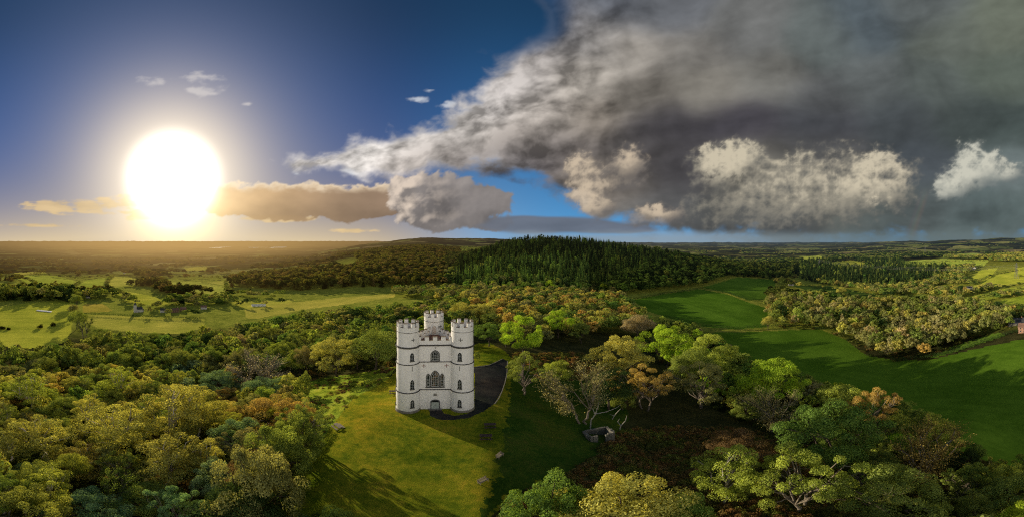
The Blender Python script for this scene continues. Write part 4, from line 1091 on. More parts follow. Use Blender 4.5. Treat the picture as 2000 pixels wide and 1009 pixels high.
KINDS = {
 'round': [tree_kind(s, cz=5.6, squash=.85, clumps=48, per=430, leaf=.095, inner=.25, limbs=6, tr=.2) for s in (11, 12, 13)] + [tree_kind(14, rx=4.4, rz=3.4, cz=5.7, squash=.9, limbs=6, tr=.2, clumps=48, per=420, leaf=.095, irregular=.3)] + [tree_kind(15, rx=3.7, rz=4.1, cz=5.6, squash=.9, limbs=6, tr=.2, clumps=50, per=410, cr=(.8, 1.4), leaf=.09, irregular=.28)],
 'clumpy': [tree_kind(s, rx=4.3, rz=3.8, cz=5.6, squash=.9, limbs=8, tr=.19, clumps=64, cr=(.7, 1.25), per=370, leaf=.09, irregular=.32, inner=.5) for s in (21, 22, 23)],
 'birch': [tree_kind(s, rx=2.9, rz=4.4, cz=5.4, clumps=70, cr=(.5, .95), per=230, leaf=.078, irregular=.3, inner=.2, tr=.12, fork=3.0, limbs=14, squash=.8, jitter=.9) for s in (31, 32, 33)],
 'open': [tree_kind(s, rx=4.4, rz=3.5, cz=5.9, clumps=56, cr=(.5, .95), per=330, leaf=.08, irregular=.35, inner=.35, tr=.17, fork=2.4, limbs=24, squash=.9, twigs=1, multi=2) for s in (41, 42, 43)],
 'bare': [bare_kind(s) for s in (51, 52, 53)],
 'bush': [tree_kind(s, rx=4.4, rz=4.4, cz=3.6, clumps=90, cr=(.7, 1.25), inner=.45, per=290, leaf=.095, fork=1.2, squash=.8, limbs=6) for s in (61, 62)],
 'conifer': [conifer_kind(s) for s in (71, 72, 73)],
 'poplar': [tree_kind(s, rx=1.1, rz=4.7, cz=5.3, clumps=34, cr=(.5, .8), per=50, leaf=.17, fork=1.5, limbs=3, tr=.14, squash=1, irregular=.1) for s in (81, 82)],
}
KIND_R = {'round': 4.6, 'clumpy': 4.6, 'birch': 3.2, 'open': 4.8, 'bare': 5.2, 'bush': 5.2, 'conifer': 2.5, 'poplar': 1.5}
KIND_H = {'round': 10.6, 'clumpy': 10.2, 'birch': 10.4, 'open': 9.9, 'bare': 10.4, 'bush': 9.0, 'conifer': 16.3, 'poplar': 10.4}
TREE_NAME = {'round': 'broadleaf_tree', 'clumpy': 'broadleaf_tree', 'birch': 'birch_tree', 'open': 'oak_tree', 'bare': 'bare_tree', 'bush': 'bush', 'conifer': 'conifer_tree', 'poplar': 'poplar_tree'}
TREE_CAT = {'bush': 'bush'}
PAL = {'golden': (.42, .42, .115), 'olive': (.225, .285, .070), 'yellowgreen': (.35, .42, .085), 'green': (.155, .255, .060), 'lime': (.340, .490, .050), 'bluegreen': (.190, .290, .150),
       'brown': (.255, .265, .105), 'orange': (.43, .33, .11), 'grey': (.48, .44, .37), 'dark': (.045, .080, .028), 'russet': (.200, .135, .065), 'tan': (.430, .400, .210), 'pinkbrown': (.35, .295, .18)}
WORD = {'golden': 'golden yellow', 'olive': 'olive green', 'yellowgreen': 'yellow green', 'green': 'mid green', 'lime': 'bright lime green', 'bluegreen': 'cool blue green', 'brown': 'brownish',
        'orange': 'orange tinted', 'grey': 'greyish pale', 'dark': 'dark green', 'russet': 'russet brown', 'tan': 'tan', 'pinkbrown': 'pinkish brown'}
TREES = []           # (x, y, z, height, crown radius, kind, colour name, tint, label or None, region)

def put_tree(x, y, h, rad, kind, colour, label=None, region='', z=None, vary=.14):
    c = np.array(PAL[colour]) * rng.uniform(1 - vary, 1 + vary) * (1 + rng.uniform(-vary, vary, 3) * .5)
    TREES.append((x, y, float(zt(x, y)) if z is None else z, h, rad, kind, colour, c, label, region))

def hand(u, yb, yt, w, kind, colour, label, region=''):
    """a tree of the photograph: foot at (u, yb), top at yt, crown w wide"""
    p = at(u, yb); d = math.hypot(p.x, p.y)
    top = CAM_H - d * math.tan((yt - 475) / K)
    put_tree(p.x, p.y, max(2.0, top - p.z), w / 2 / K * math.hypot(d, CAM_H - p.z - (top - p.z) * .6), kind, colour, label, region, vary=.03)

HAND = [
 (1027,770,690,92,'open','olive','spreading green tree with a forked pale trunk beside the tarmac drive'),
 (1086,757,697,58,'round','yellowgreen','small yellow green tree between the drive tree and the bare pale trunked tree'),
 (1137,826,708,150,'bare','tan','bare twiggy tree with a pale leaning trunk behind the stone ruin'),
 (1188,800,712,96,'round','dark','dark evergreen tree close behind the bare tree by the stone ruin'),
 (1262,800,714,104,'open','orange','orange tinted tree on the slope beyond the stone ruin'),
 (1215,800,752,50,'bush','olive','low olive bush at the foot of the slope behind the ruin'),
 (1366,795,705,120,'open','brown','golden brown open tree with two pale trunks on the dark slope'),
 (1212,752,643,112,'round','golden','big golden yellow oak standing above the dark bracken hollow'),
 (1305,725,630,100,'clumpy','lime','bright green tree of the group at the near corner of the meadow'),
 (1385,745,648,105,'clumpy','yellowgreen','yellow green tree at the edge of the wide dark meadow, next to bright green group'),
 (1350,760,668,90,'round','olive','olive tree in front of the bright green meadow corner group'),
 (1516,800,697,125,'clumpy','lime','tall bright lime tree standing out against the dark green meadow'),
 (1514,845,757,118,'bare','tan','grey twiggy tree below the bright lime tree'),
 (1632,915,782,176,'clumpy','green','broad mid green tree, darkest and widest of the slope below the meadow'),
 (1640,830,748,120,'round','yellowgreen','yellow topped tree between the lime tree and the meadow'),
 (1705,850,760,90,'open','orange','tan leaved tree at the meadow edge behind the broad green tree'),
 (1416,985,868,112,'birch','yellowgreen','slender pale birch with a white leaning trunk standing alone in dark bracken'),
 (1566,1000,876,160,'open','yellowgreen','wide pale green birch with white forked trunk, larger of the two on the dark slope'),
 (1805,945,838,190,'bare','orange','bare branched tree tipped with sunlit tan buds above the lower corner of the meadow'),
 (1745,1030,922,170,'clumpy','olive','olive tree in shade below the tan budded tree'),
 (1075,1085,918,150,'bush','green','fresh green leafy bush at the bottom of the lawn shade'),
 (1240,1100,932,210,'clumpy','golden','big yellow olive tree beside the fresh green bush at the bottom'),
 (1440,900,842,112,'round','russet','dark russet shrubby tree behind the slender pale birch'),
 (1330,1090,960,120,'bush','green','green bush in shade near the bottom beside the yellow olive tree'),
 (955,676,627,58,'clumpy','green','small green tree with a thin trunk on the grass behind the castle'),
 (988,678,629,44,'clumpy','olive','small dark limbed tree beside its twin on the grass behind the castle'),
 (1022,705,611,78,'clumpy','lime','bright green tree at the end of the tarmac drive'),
 (938,640,588,70,'round','golden','golden tree rising behind the castle, next to the battlements'),
 (908,640,582,60,'round','golden','yellow tree just past the turret in the wood behind the castle'),
 (1090,660,602,58,'clumpy','lime','lime green tree in the wood, alone among brown ones behind the hollow'),
 (1135,670,625,52,'round','olive','olive tree next to the lime green one behind the hollow'),
 (1245,665,605,70,'round','pinkbrown','pinkish brown tree at the top of the hollow'),
 (603,872,782,78,'open','olive','small tree with visible dark limbs at the shady edge of the lawn'),
 (657,735,655,100,'clumpy','golden','rounded golden tree at the back corner of the lawn'),
 (735,722,640,96,'round','olive','green tree in shade beside the castle at the back of the lawn'),
 (500,765,693,135,'bare','grey','pale grey blossoming shrub tree above the dark thicket'),
 (516,790,735,84,'clumpy','bluegreen','cool green shrub with glossy clumps near the bank'),
 (432,775,722,80,'clumpy','bluegreen','glossy blue green shrub among golden trees'),
 (596,775,722,30,'bush','olive','little bush on the bank at the corner of the wood'),
 (540,850,772,112,'clumpy','orange','orange brown tree next to the small limbed tree at the lawn edge'),
 (470,890,815,100,'clumpy','bluegreen','pale blue green tree among golden birches'),
 (229,790,712,66,'birch','yellowgreen','upright yellow birch standing above the crowns around it'),
 (62,810,730,84,'birch','yellowgreen','golden green birch at the far edge of the wood'),
 (235,900,780,120,'birch','golden','pale golden birch, tallest of the clump in the lower wood'),
 (330,880,745,130,'birch','golden','broad golden birch in the middle of the lower wood'),
 (85,900,808,110,'birch','golden','golden birch with an orange skirt in the lower wood'),
 (390,860,752,90,'birch','golden','golden birch between the blue green shrub and the orange tree'),
 (330,950,838,110,'birch','golden','small pale golden birch lowest of the clump'),
 (400,950,855,70,'birch','golden','little pale golden birch at the edge of the shaded thicket'),
 (170,850,770,60,'birch','golden','slim golden birch beside the tallest birch of the clump'),
 (540,952,818,120,'bush','olive','dense shaded tree at the lower lawn edge below the small limbed tree'),
 (500,1038,852,150,'bush','brown','brownish tree in deep shade at the lower corner of the lawn'),
 (500,985,880,110,'clumpy','russet','russet tree in the shaded thicket below the orange brown tree'),
 (470,1050,930,130,'round','dark','dark round tree in the shaded thicket near the bottom'),
 (578,900,800,92,'bush','olive','shaded bushy tree between the small limbed tree and the thicket'),
 (640,1110,985,110,'bush','dark','dark glossy shrub at the bottom of the shaded lawn'),
 (150,600,570,32,'round','olive','topmost tree of the hedgerow beside the pale valley field'),
 (144,618,589,28,'round','brown','brown tree second from the top of the valley hedgerow'),
 (150,642,603,44,'round','olive','broad tree in the middle of the valley hedgerow'),
 (166,660,615,54,'bare','olive','half bare tree at the near end of the valley hedgerow'),
 (196,672,640,52,'clumpy','olive','low spreading tree where the valley hedgerow meets the wood'),
 (1500,644,611,28,'round','golden','lone golden tree on the hedge between the dark meadows'),
 (1643,580,556,22,'round','golden','golden tree standing above the hedge by the valley strip fields'),
 (932,703,684,15,'bush','olive','small clipped shrub on the grass behind the castle turret'),
 (690,640,598,60,'round','dark','dark holly like tree in the wood behind the lawn'),
 (800,640,600,60,'bush','dark','dark thicket close behind the castle turret that is in sun'),
]
for a in HAND: hand(*a)

def scatter(poly, spacing, kinds, colours, hr, rr, region, jitter=.42, clear=.55):
    """trees on a jittered lattice inside a world polygon"""
    x0, y0 = poly.min(0); x1, y1 = poly.max(0)
    gx, gy = np.meshgrid(np.arange(x0, x1, spacing), np.arange(y0, y1, spacing * .87))
    gx = gx + (np.arange(gy.shape[0]) % 2 * spacing / 2)[:, None]
    X = (gx + rng.uniform(-jitter, jitter, gx.shape) * spacing).ravel(); Y = (gy + rng.uniform(-jitter, jitter, gx.shape) * spacing).ravel()
    ok = inside(poly, X, Y); X = X[ok]; Y = Y[ok]
    nz = fbm(X / 28, Y / 28, 3, 401) * 1.6 + rng.normal(scale=.33, size=len(X))
    hb = [(t[0], t[1], t[4]) for t in TREES if t[8]]
    names = [c for c, w in colours]; cum = np.cumsum([w for c, w in colours]); cum = cum / cum[-1]
    kn = [k for k, w in kinds]; kc = np.cumsum([w for k, w in kinds]); kc = kc / kc[-1]
    n = 0
    for i in range(len(X)):
        h = rng.uniform(*hr); r_ = rng.uniform(*rr)
        if any((X[i] - a) ** 2 + (Y[i] - b) ** 2 < (clear * (c + r_)) ** 2 for a, b, c in hb): continue
        q = .5 + .5 * math.erf(nz[i])
        col = names[int(np.searchsorted(cum, min(.9999, q)))]
        k = kn[int(np.searchsorted(kc, rng.rand()))]
        if k == 'bare' and col in ('green', 'lime', 'dark', 'bluegreen'): k = 'clumpy'
        put_tree(X[i], Y[i], h, r_, k, col, None, region); n += 1
    return n

W_LOW = world_poly([(-60,1130),(-60,760),(120,740),(300,735),(420,735),(520,745),(575,772),(604,812),(618,868),(585,905),(550,955),(505,1080),(480,1130)])
W_MID = world_poly([(-60,760),(-60,705),(110,700),(160,690),(350,675),(460,662),(565,640),(700,622),(800,610),(905,606),(935,655),(790,700),(762,722),(700,726),(640,734),(560,746),(420,735),(300,735),(120,740)])
W_BACK = world_poly([(905,606),(1000,588),(1060,575),(1215,590),(1245,608),(1270,640),(1240,655),(1180,660),(1120,668),(1060,678),(1020,668),(985,655),(940,650)])
W_SIDE = world_poly([(1270,640),(1335,640),(1395,668),(1480,732),(1560,748),(1700,800),(1760,815),(1890,895),(2080,960),(2080,1120),(1720,1120),(1690,1030),(1650,930),(1590,870),(1480,835),(1400,800),(1330,735),(1270,690)])
W_BOT = world_poly([(1640,1050),(1480,1075),(1300,1085),(1280,1130),(1720,1130)])
scatter(W_LOW, 6.6, [('clumpy',4),('birch',3),('round',3),('open',2),('bare',.8)], [('dark',.5),('bluegreen',1.6),('olive',2.2),('golden',2.2),('yellowgreen',1.8),('orange',.3),('brown',1.0),('green',1.2)], (5.5, 10), (2.3, 5.2), 'lower')
scatter(W_MID, 8.4, [('clumpy',4),('round',4),('bare',1.2),('open',1)], [('dark',1.6),('green',1.4),('olive',3.6),('brown',2.2),('yellowgreen',1.0),('golden',.5),('pinkbrown',.5)], (8, 14), (3.2, 6.6), 'middle')
scatter(W_BACK, 8.6, [('clumpy',4),('round',5),('bare',.7)], [('brown',1.2),('olive',1.4),('golden',3.0),('orange',1.8),('green',1.4),('yellowgreen',1.6)], (8, 14), (3.8, 6.6), 'back')
scatter(W_SIDE, 6.8, [('clumpy',4),('open',2),('bare',1.4),('round',2)], [('dark',1.2),('green',2.0),('olive',2.4),('yellowgreen',1.4),('lime',.8),('tan',.7),('brown',1.0)], (6, 10.5), (2.6, 5.2), 'side')
scatter(W_BOT, 7.0, [('clumpy',3),('open',2),('bush',2)], [('dark',1),('olive',2),('green',1),('golden',.6)], (4, 6.5), (2.6, 3.8), 'side')
W_VAL = world_poly([(1492,590),(1545,585),(1600,592),(1700,596),(1800,592),(1900,598),(1960,612),(1990,632),(1955,649),(1900,667),(1852,686),(1802,704),(1750,706),(1696,696),(1655,668),(1608,646),(1520,640),(1502,622)])
scatter(W_VAL, 7.6, [('round',4),('clumpy',4),('bare',2.5)], [('dark',1.2),('olive',3.2),('brown',2.6),('tan',1.0),('golden',1.7),('orange',.4),('yellowgreen',1.5)], (9, 15), (3.2, 5.8), 'valley')
N_MAIN = len(TREES)

# hedgerows and woods farther off: (outline in (direction, distance), spacing, kinds, colours, heights, radii)
def polar_poly(pts):
    out = []
    for i in range(len(pts)):
        a = pts[i]; b = pts[(i + 1) % len(pts)]
        for k in range(8):
            p = polar(a[0] + (b[0] - a[0]) * k / 8, a[1] + (b[1] - a[1]) * k / 8); out.append((p.x, p.y))
    return np.array(out)
FARW = [
 ([(885,480),(930,440),(1000,425),(1100,425),(1180,445),(1330,520),(1330,860),(1200,930),(1000,930),(890,800)], 7.6, [('conifer',8),('round',1)], [('dark',3),('green',2.0),('olive',.7)], (9, 23), (1.8, 3.9), -.42),
 ([(905,425),(1000,400),(1100,395),(1200,405),(1220,440),(1100,465),(1000,465),(900,470)], 8.5, [('round',2),('conifer',4)], [('olive',2),('brown',1.2),('green',2.4),('lime',1.2)], (10, 14), (4, 5.6)),
 ([(1175,440),(1215,415),(1300,450),(1390,485),(1480,500),(1510,560),(1440,760),(1330,860),(1290,640)], 8.6, [('round',4),('clumpy',1)], [('dark',2.4),('green',3),('olive',1.2)], (11, 16), (4.5, 6)),
 ([(1330,600),(1460,580),(1540,600),(1560,900),(1400,1000)], 10, [('conifer',2),('round',3)], [('dark',2),('olive',2),('green',1)], (12, 17), (3.6, 5.5)),
 ([(700,620),(790,560),(890,500),(895,800),(880,1500),(780,1700),(690,1300)], 11.5, [('round',4)], [('brown',2.2),('olive',2.4),('dark',1.6),('golden',.5)], (11, 15), (5, 7)),
 ([(880,800),(960,900),(960,1500),(880,1800)], 13, [('round',4)], [('brown',2.2),('olive',2),('dark',2)], (11, 15), (6, 8)),
 ([(445,540),(560,480),(690,490),(770,480),(880,470),(890,540),(760,620),(600,760),(470,720)], 9.5, [('round',4),('conifer',1)], [('dark',3),('olive',2.2),('brown',1.4),('green',.8)], (12, 17), (4.5, 6.2)),
 ([(300,480),(330,430),(400,430),(430,470),(410,520),(360,560),(310,560)], 9.5, [('round',4),('conifer',1)], [('dark',3),('olive',1),('brown',1)], (10, 15), (4.5, 6)),
 ([(240,600),(300,540),(320,560),(300,640),(250,660)], 10, [('conifer',2),('round',1)], [('dark',3),('olive',1)], (11, 16), (3.5, 5)),
 ([(-60,345),(0,352),(60,360),(140,362),(150,440),(100,470),(0,450),(-60,440)], 9.5, [('round',4),('conifer',1.4),('clumpy',1)], [('dark',2.4),('olive',2.4),('brown',1.6),('orange',.3)], (12, 19), (4.5, 6.5)),
 ([(150,370),(260,420),(270,450),(200,470),(150,450)], 10, [('round',4)], [('dark',2.4),('olive',2),('brown',1),('golden',.4)], (9, 14), (4, 5.5)),
 ([(310,380),(450,400),(465,350),(330,345),(240,370),(250,395)], 9.5, [('round',4),('conifer',.6)], [('dark',1.6),('olive',2.4),('brown',2),('orange',.7)], (7, 12), (3.6, 5.4)),
 ([(440,420),(540,400),(560,420),(450,450)], 10, [('round',4)], [('dark',1.6),('olive',2.4),('brown',1)], (6, 10), (3.6, 5)),
 ([(870,330),(930,300),(1040,300),(1100,320),(1220,360),(1205,395),(1100,390),(1000,395),(890,420),(770,440),(760,415)], 9, [('round',4),('clumpy',2)], [('olive',2),('brown',2.2),('golden',1),('green',1),('orange',.6)], (10, 14), (4.5, 6)),
 ([(1475,440),(1545,400),(1640,430),(1740,470),(1760,520),(1690,560),(1600,480),(1500,480)], 8.6, [('round',4),('clumpy',1)], [('dark',1.8),('olive',2),('golden',.8),('green',1)], (8, 12), (4, 6), -.1),
 ([(1570,660),(1640,600),(1740,600),(1830,660),(1850,800),(1840,1150),(1700,1250),(1580,1100),(1540,800)], 9.5, [('conifer',5),('round',1.4)], [('dark',3.4),('olive',1),('green',.5)], (14, 20), (2.6, 3.8)),
 ([(1500,560),(1600,520),(1740,500),(1880,430),(1960,430),(2060,430),(2060,520),(1930,540),(1880,640),(1800,620),(1700,590),(1560,640)], 9.6, [('round',4),('clumpy',2),('bare',1),('conifer',.5)], [('olive',2.4),('golden',2),('brown',1.6),('green',1.2),('orange',.4),('dark',1)], (8, 13), (4, 6), -.12),
 ([(1820,640),(1880,640),(1905,760),(1900,1200),(1850,1500),(1840,900)], 12, [('round',4)], [('olive',2.4),('golden',1.8),('brown',1.6),('green',1)], (9, 14), (5, 6.5)),
 ([(1900,900),(1960,820),(2060,800),(2060,1100),(1950,1200),(1900,1100)], 13, [('round',4)], [('olive',2.4),('golden',1.8),('brown',1.6)], (9, 14), (5, 7)),
 ([(1940,250),(2060,240),(2060,330),(1960,300)], 9, [('round',4),('clumpy',2)], [('olive',2),('dark',1.6),('golden',1.4),('orange',.6)], (8, 12), (4, 5)),
 ([(1560,1300),(1750,1250),(1960,1300),(1960,1800),(1750,1900),(1560,1700)], 22, [('round',4)], [('olive',2),('dark',2),('brown',1.5)], (10, 14), (8, 11)),
 ([(-60,560),(440,560),(470,760),(700,900),(700,2300),(-60,2300)], 15, [('round',4),('conifer',.4)], [('dark',3),('olive',2),('brown',2)], (10, 15), (6, 10), .20),
 ([(1340,1400),(2060,1250),(2060,3400),(1340,3400)], 26, [('round',4)], [('olive',2.4),('dark',1.6),('brown',2),('golden',.8)], (10, 14), (7, 11), .30),
 ([(1330,1000),(1560,950),(1580,1500),(1330,1500)], 17, [('round',4),('conifer',1)], [('olive',2),('dark',3),('brown',1)], (11, 15), (7, 9)),
]
FAR = []
def far_scatter(pts, spacing, kinds, colours, hr, rr, patchy=None):
    k0 = len(TREES)
    scatter(polar_poly(pts), spacing, kinds, colours, hr, rr, 'far')
    new = TREES[k0:]; del TREES[k0:]
    if patchy is not None:
        X = np.array([t[0] for t in new]); Y = np.array([t[1] for t in new]); q = fbm(X / 170, Y / 170, 3, 611) + .35 * fbm(X / 45, Y / 45, 2, 615)
        new = [t for t, v in zip(new, q) if v > patchy]
    FAR.extend(new)
for f in FARW: far_scatter(*f)
# keep clear of the open fields
def in_field(ts):
    X = np.array([t[0] for t in ts]); Y = np.array([t[1] for t in ts]); m = np.zeros(len(ts), bool)
    for p in FP: m |= inside(p, X, Y)
    return m
FAR = [t for t, b in zip(FAR, in_field(FAR)) if not b]
for t in FAR:      # darker tints for trees on the hill
    u = 1000 + math.atan2(t[0], t[1]) * K; d = math.hypot(t[0], t[1])
    if 870 < u < 1560 and 380 < d < 1000: t[7][:] *= (1.0 if d < 600 and u < 1150 else .42 if u < 1180 else .5)
    elif u < 900 and d > 430: t[7][:] *= np.array((.72, .56, .5)) * (1 if d < 900 else .8)  # shade of the far left woods put into their tint, with browning
# hedges as rows of small trees along the field edges on the plain
def row(px, gap, kinds, colours, hr, rr, skip=.15):
    for a, b in zip(px[:-1], px[1:]):
        p, q = at(*a), at(*b); n = max(1, int((q - p).length / gap))
        for k in range(n):
            if rng.rand() < skip: continue
            v = p + (q - p) * (k + rng.uniform(0, .8)) / n
            k0 = len(TREES); put_tree(v.x, v.y, rng.uniform(*hr), rng.uniform(*rr), kinds[rng.randint(len(kinds))], colours[rng.randint(len(colours))]); FAR.append(TREES.pop())
DK = ['dark', 'olive', 'brown', 'olive']
for px in ([(208,562),(212,548),(222,539)], [(155,555),(145,562)], [(60,536),(160,545),(215,540)], [(210,566),(232,573),(262,592),(310,600)], [(245,560),(300,552),(320,551)], [(30,540),(75,560),(150,569)],
           [(440,552),(445,580),(440,588)], [(20,530),(90,530)], [(460,598),(560,594)], [(300,598),(340,592),(420,583),(445,585)], [(640,528),(560,536),(470,538)], [(360,521),(410,521)], [(300,534),(470,528)], [(330,541),(450,545)], [(268,613),(300,615),(350,615),(404,617)], [(262,604),(330,602),(410,600)]):
    row(px, 9, ['round', 'clumpy'], DK, (5, 10), (3, 5))
for px in ([(1540,602),(1620,605),(1720,607)], [(1620,573),(1700,587),(1735,584)], [(1560,556),(1640,566),(1735,583)], [(1903,557),(1940,537),(1995,527)], [(1880,578),(1960,560),(2040,549)], [(1900,583),(1985,567),(2040,562)], [(1925,595),(1975,601),(2040,590)], [(1985,540),(2020,540)], [(1620,512),(1690,511)], [(1760,520),(1920,522)], [(1770,512),(1920,511)]):
    row(px, 8, ['round', 'clumpy'], ['olive', 'golden', 'dark', 'olive'], (3, 7), (2.5, 4))

# ---- which trees are individuals: those that show largest
def px_size(t): return (t[4] * 2 * K) / math.hypot(t[0], t[1])
hand_t = [t for t in TREES if t[8]]; rest = sorted([t for t in TREES if not t[8]], key=lambda t: -px_size(t))
def shows(t):
    u = 1000 + math.atan2(t[0], t[1]) * K; d = math.hypot(t[0], t[1]); y = 475 + K * math.atan2(CAM_H - t[2] - t[3], d)
    return -25 < u < 2025 and y < 1004 and t[1] > -5
rest_in = [t for t in rest if shows(t)]
out_of_view = [t for t in rest if not shows(t)]
N_IND = 285
solo, mass = rest_in[:N_IND], rest_in[N_IND:] + [t for t in out_of_view if math.hypot(t[0], t[1]) > 20] + FAR
print('TREES hand', len(hand_t), 'solo', len(solo), 'mass', len(mass), 'smallest solo px', px_size(solo[-1]) if solo else 0)
REGION_TEXT = {'lower': 'in the low wood below the lawn', 'middle': 'in the wood between lawn and valley fields', 'back': 'in the wood behind the castle',
               'side': 'on the shaded slope above the dark meadow', 'valley': 'in the valley wood beyond the dark meadow'}
SHAPE_TEXT = {'round': 'dense round headed', 'clumpy': 'billowy crowned', 'birch': 'feathery', 'open': 'open limbed', 'bare': 'twiggy half bare', 'bush': 'low rounded', 'conifer': 'pointed', 'poplar': 'narrow'}
NOUN = {'birch': 'birch', 'bush': 'bush', 'poplar': 'poplar', 'conifer': 'conifer'}
def grow(t, label, group):
    if len(label.replace('-', ' ').split()) > 16: print('LONG', label)
    x, y, z, h, r_, kind, colour, tint, _l, _r = t
    i = rng.randint(len(KINDS[kind])); cm, tm = KINDS[kind][i]
    e = empty(TREE_NAME[kind], (x, y, z - .15), rng.uniform(0, 6.28), label, TREE_CAT.get(kind, 'tree'), group)
    e.scale = (r_ / KIND_R[kind], r_ / KIND_R[kind], h / KIND_H[kind])
    tr = bpy.data.objects.new('trunk', tm); COL.objects.link(tr); tr.parent = e
    cr = bpy.data.objects.new('crown', cm); COL.objects.link(cr); cr.parent = e
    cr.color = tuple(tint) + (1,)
    return e
for kind, lst in KINDS.items():
    for cm, tm in lst:
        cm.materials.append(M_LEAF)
        tm.materials.append(M_BARK_PALE if kind in ('birch',) else M_BARK_GREY if kind in ('bare', 'open') else M_BARK)
for t in hand_t: grow(t, t[8], None)
def depth_text(t):
    d = math.hypot(t[0], t[1])
    if t[9] == 'lower': return 'deep in shade' if d < 48 else ('half way down' if d < 68 else 'at the back')
    if t[9] == 'middle': return 'nearest the lawn' if d < 125 else ('half way' if d < 170 else 'on its far edge')
    if t[9] == 'side': return 'low down' if d < 75 else 'near grass'
    return 'on the near edge' if d < 200 else 'farther in'
for t in solo:
    lab = '%s %s %s %s, %s' % (WORD[t[6]], SHAPE_TEXT[t[5]].split()[0], NOUN.get(t[5], 'tree'), REGION_TEXT[t[9]], depth_text(t))
    grow(t, lab, lab)

# ---- the far woods: one mass, instanced
far_col = bpy.data.collections.new('far_tree_shapes')
def lod(seed, **kw):
    a = dict(clumps=26, cr=(1.1, 1.9), per=44, leaf=.42, limbs=0, irregular=.3); a.update(kw)
    return tree_kind(seed, **a)[0]
LOD = {'round': [lod(s) for s in (111, 112, 113)], 'clumpy': [lod(s, clumps=34, cr=(.8, 1.3), per=36, leaf=.36) for s in (121, 122)], 'bare': [bare_kind(131, twig=150, buds=900, bud=.16)[0]],
       'conifer': [conifer_kind(s, tiers=11, frond=7)[0] for s in (141, 142, 143)]}
LOD_INDEX = {}; order = []
for kind in sorted(LOD):
    LOD_INDEX[kind] = []
    for me in LOD[kind]:
        LOD_INDEX[kind].append(len(order)); o = bpy.data.objects.new('shape_%03d' % len(order), me); me.materials.clear(); me.materials.append(M_LEAF_I); far_col.objects.link(o); order.append(o)

def far_woods(name, ts, label_kind):
    n = len(ts); P = np.array([(t[0], t[1], t[2] - .2) for t in ts])
    me = bpy.data.meshes.new(name); me.vertices.add(n); me.vertices.foreach_set('co', P.astype(np.float32).ravel())
    sc = []; ix = []; tint = []
    for t in ts:
        k = t[5] if t[5] in LOD else 'clumpy'
        ix.append(LOD_INDEX[k][rng.randint(len(LOD_INDEX[k]))]); sc.append((t[4] / KIND_R[k], t[4] / KIND_R[k], t[3] / KIND_H[k])); tint.append(tuple(t[7]) + (1.0,))
    a = me.attributes.new('size', 'FLOAT_VECTOR', 'POINT'); a.data.foreach_set('vector', np.array(sc, np.float32).ravel())
    a = me.attributes.new('turn', 'FLOAT_VECTOR', 'POINT'); a.data.foreach_set('vector', np.stack([np.zeros(n), np.zeros(n), rng.uniform(0, 6.28, n)], 1).astype(np.float32).ravel())
    a = me.attributes.new('shape', 'INT', 'POINT'); a.data.foreach_set('value', np.array(ix, np.int32))
    a = me.attributes.new('tint', 'FLOAT_COLOR', 'POINT'); a.data.foreach_set('color', np.array(tint, np.float32).ravel())
    o = link(name, me)
    g = bpy.data.node_groups.new(name + '_trees', 'GeometryNodeTree')
    g.interface.new_socket('Geometry', in_out='INPUT', socket_type='NodeSocketGeometry'); g.interface.new_socket('Geometry', in_out='OUTPUT', socket_type='NodeSocketGeometry')
    N = g.nodes.new; L = g.links.new
    gi = N('NodeGroupInput'); go = N('NodeGroupOutput'); mp = N('GeometryNodeMeshToPoints'); ip = N('GeometryNodeInstanceOnPoints'); ci = N('GeometryNodeCollectionInfo')
    ci.inputs[0].default_value = far_col; ci.inputs['Separate Children'].default_value = True; ci.inputs['Reset Children'].default_value = True
    def attr(nm, ty):
        q = N('GeometryNodeInputNamedAttribute'); q.data_type = ty; q.inputs[0].default_value = nm; return q.outputs[0]
    L(gi.outputs[0], mp.inputs[0]); L(mp.outputs[0], ip.inputs['Points']); L(ci.outputs[0], ip.inputs['Instance']); ip.inputs['Pick Instance'].default_value = True
    L(attr('shape', 'INT'), ip.inputs['Instance Index']); L(attr('size', 'FLOAT_VECTOR'), ip.inputs['Scale'])
    er = N('FunctionNodeEulerToRotation'); L(attr('turn', 'FLOAT_VECTOR'), er.inputs[0]); L(er.outputs[0], ip.inputs['Rotation'])
    L(ip.outputs[0], go.inputs[0])
    md = o.modifiers.new('trees', 'NODES'); md.node_group = g
    tag(o, label_kind, 'woodland', None, 'stuff')
    return o
cons = [t for t in mass if t[5] == 'conifer' and 880 < 1000 + math.atan2(t[0], t[1]) * K < 1345]
ids = set(map(id, cons))
far_woods('conifer_wood', cons, 'dense dark conifer wood covering the hill behind the castle')
far_woods('broadleaf_woods', [t for t in mass if id(t) not in ids], 'mixed woods and hedgerow trees spread over the valley and far slopes')
# ------------------------------------------------------------------ benches, tables, ruin, houses and the rest
M_WOOD = simple_mat('weathered_pale_wood', (.34, .27, .18), .85, .35, 6.0, .3, haze=False)
M_WOOD_DARK = simple_mat('dark_stained_wood', (.06, .035, .028), .85, .35, 6.0, .3, haze=False)
M_RUBBLE = simple_mat('rubble_stone_wall', (.17, .155, .125), .95, .6, 2.5, .8, haze=False, dirt=((.05, .06, .025), .8))
M_SLATE = simple_mat('slate_roof', (.05, .052, .058), .7, .3, .8)
M_TILE = simple_mat('red_tile_roof', (.20, .11, .075), .8, .3, .8)
M_WALLW = simple_mat('white_house_wall', (.58, .55, .50), .8, .08, .8)
M_WALLR = simple_mat('red_brick_house_wall', (.30, .17, .11), .85, .25, .8)
M_PANE = simple_mat('dark_house_window', (.04, .045, .05), .25, .2, 1.0)
M_STEEL = simple_mat('galvanised_steel', (.18, .18, .18), .5, .2, 1.0, metal=.4)
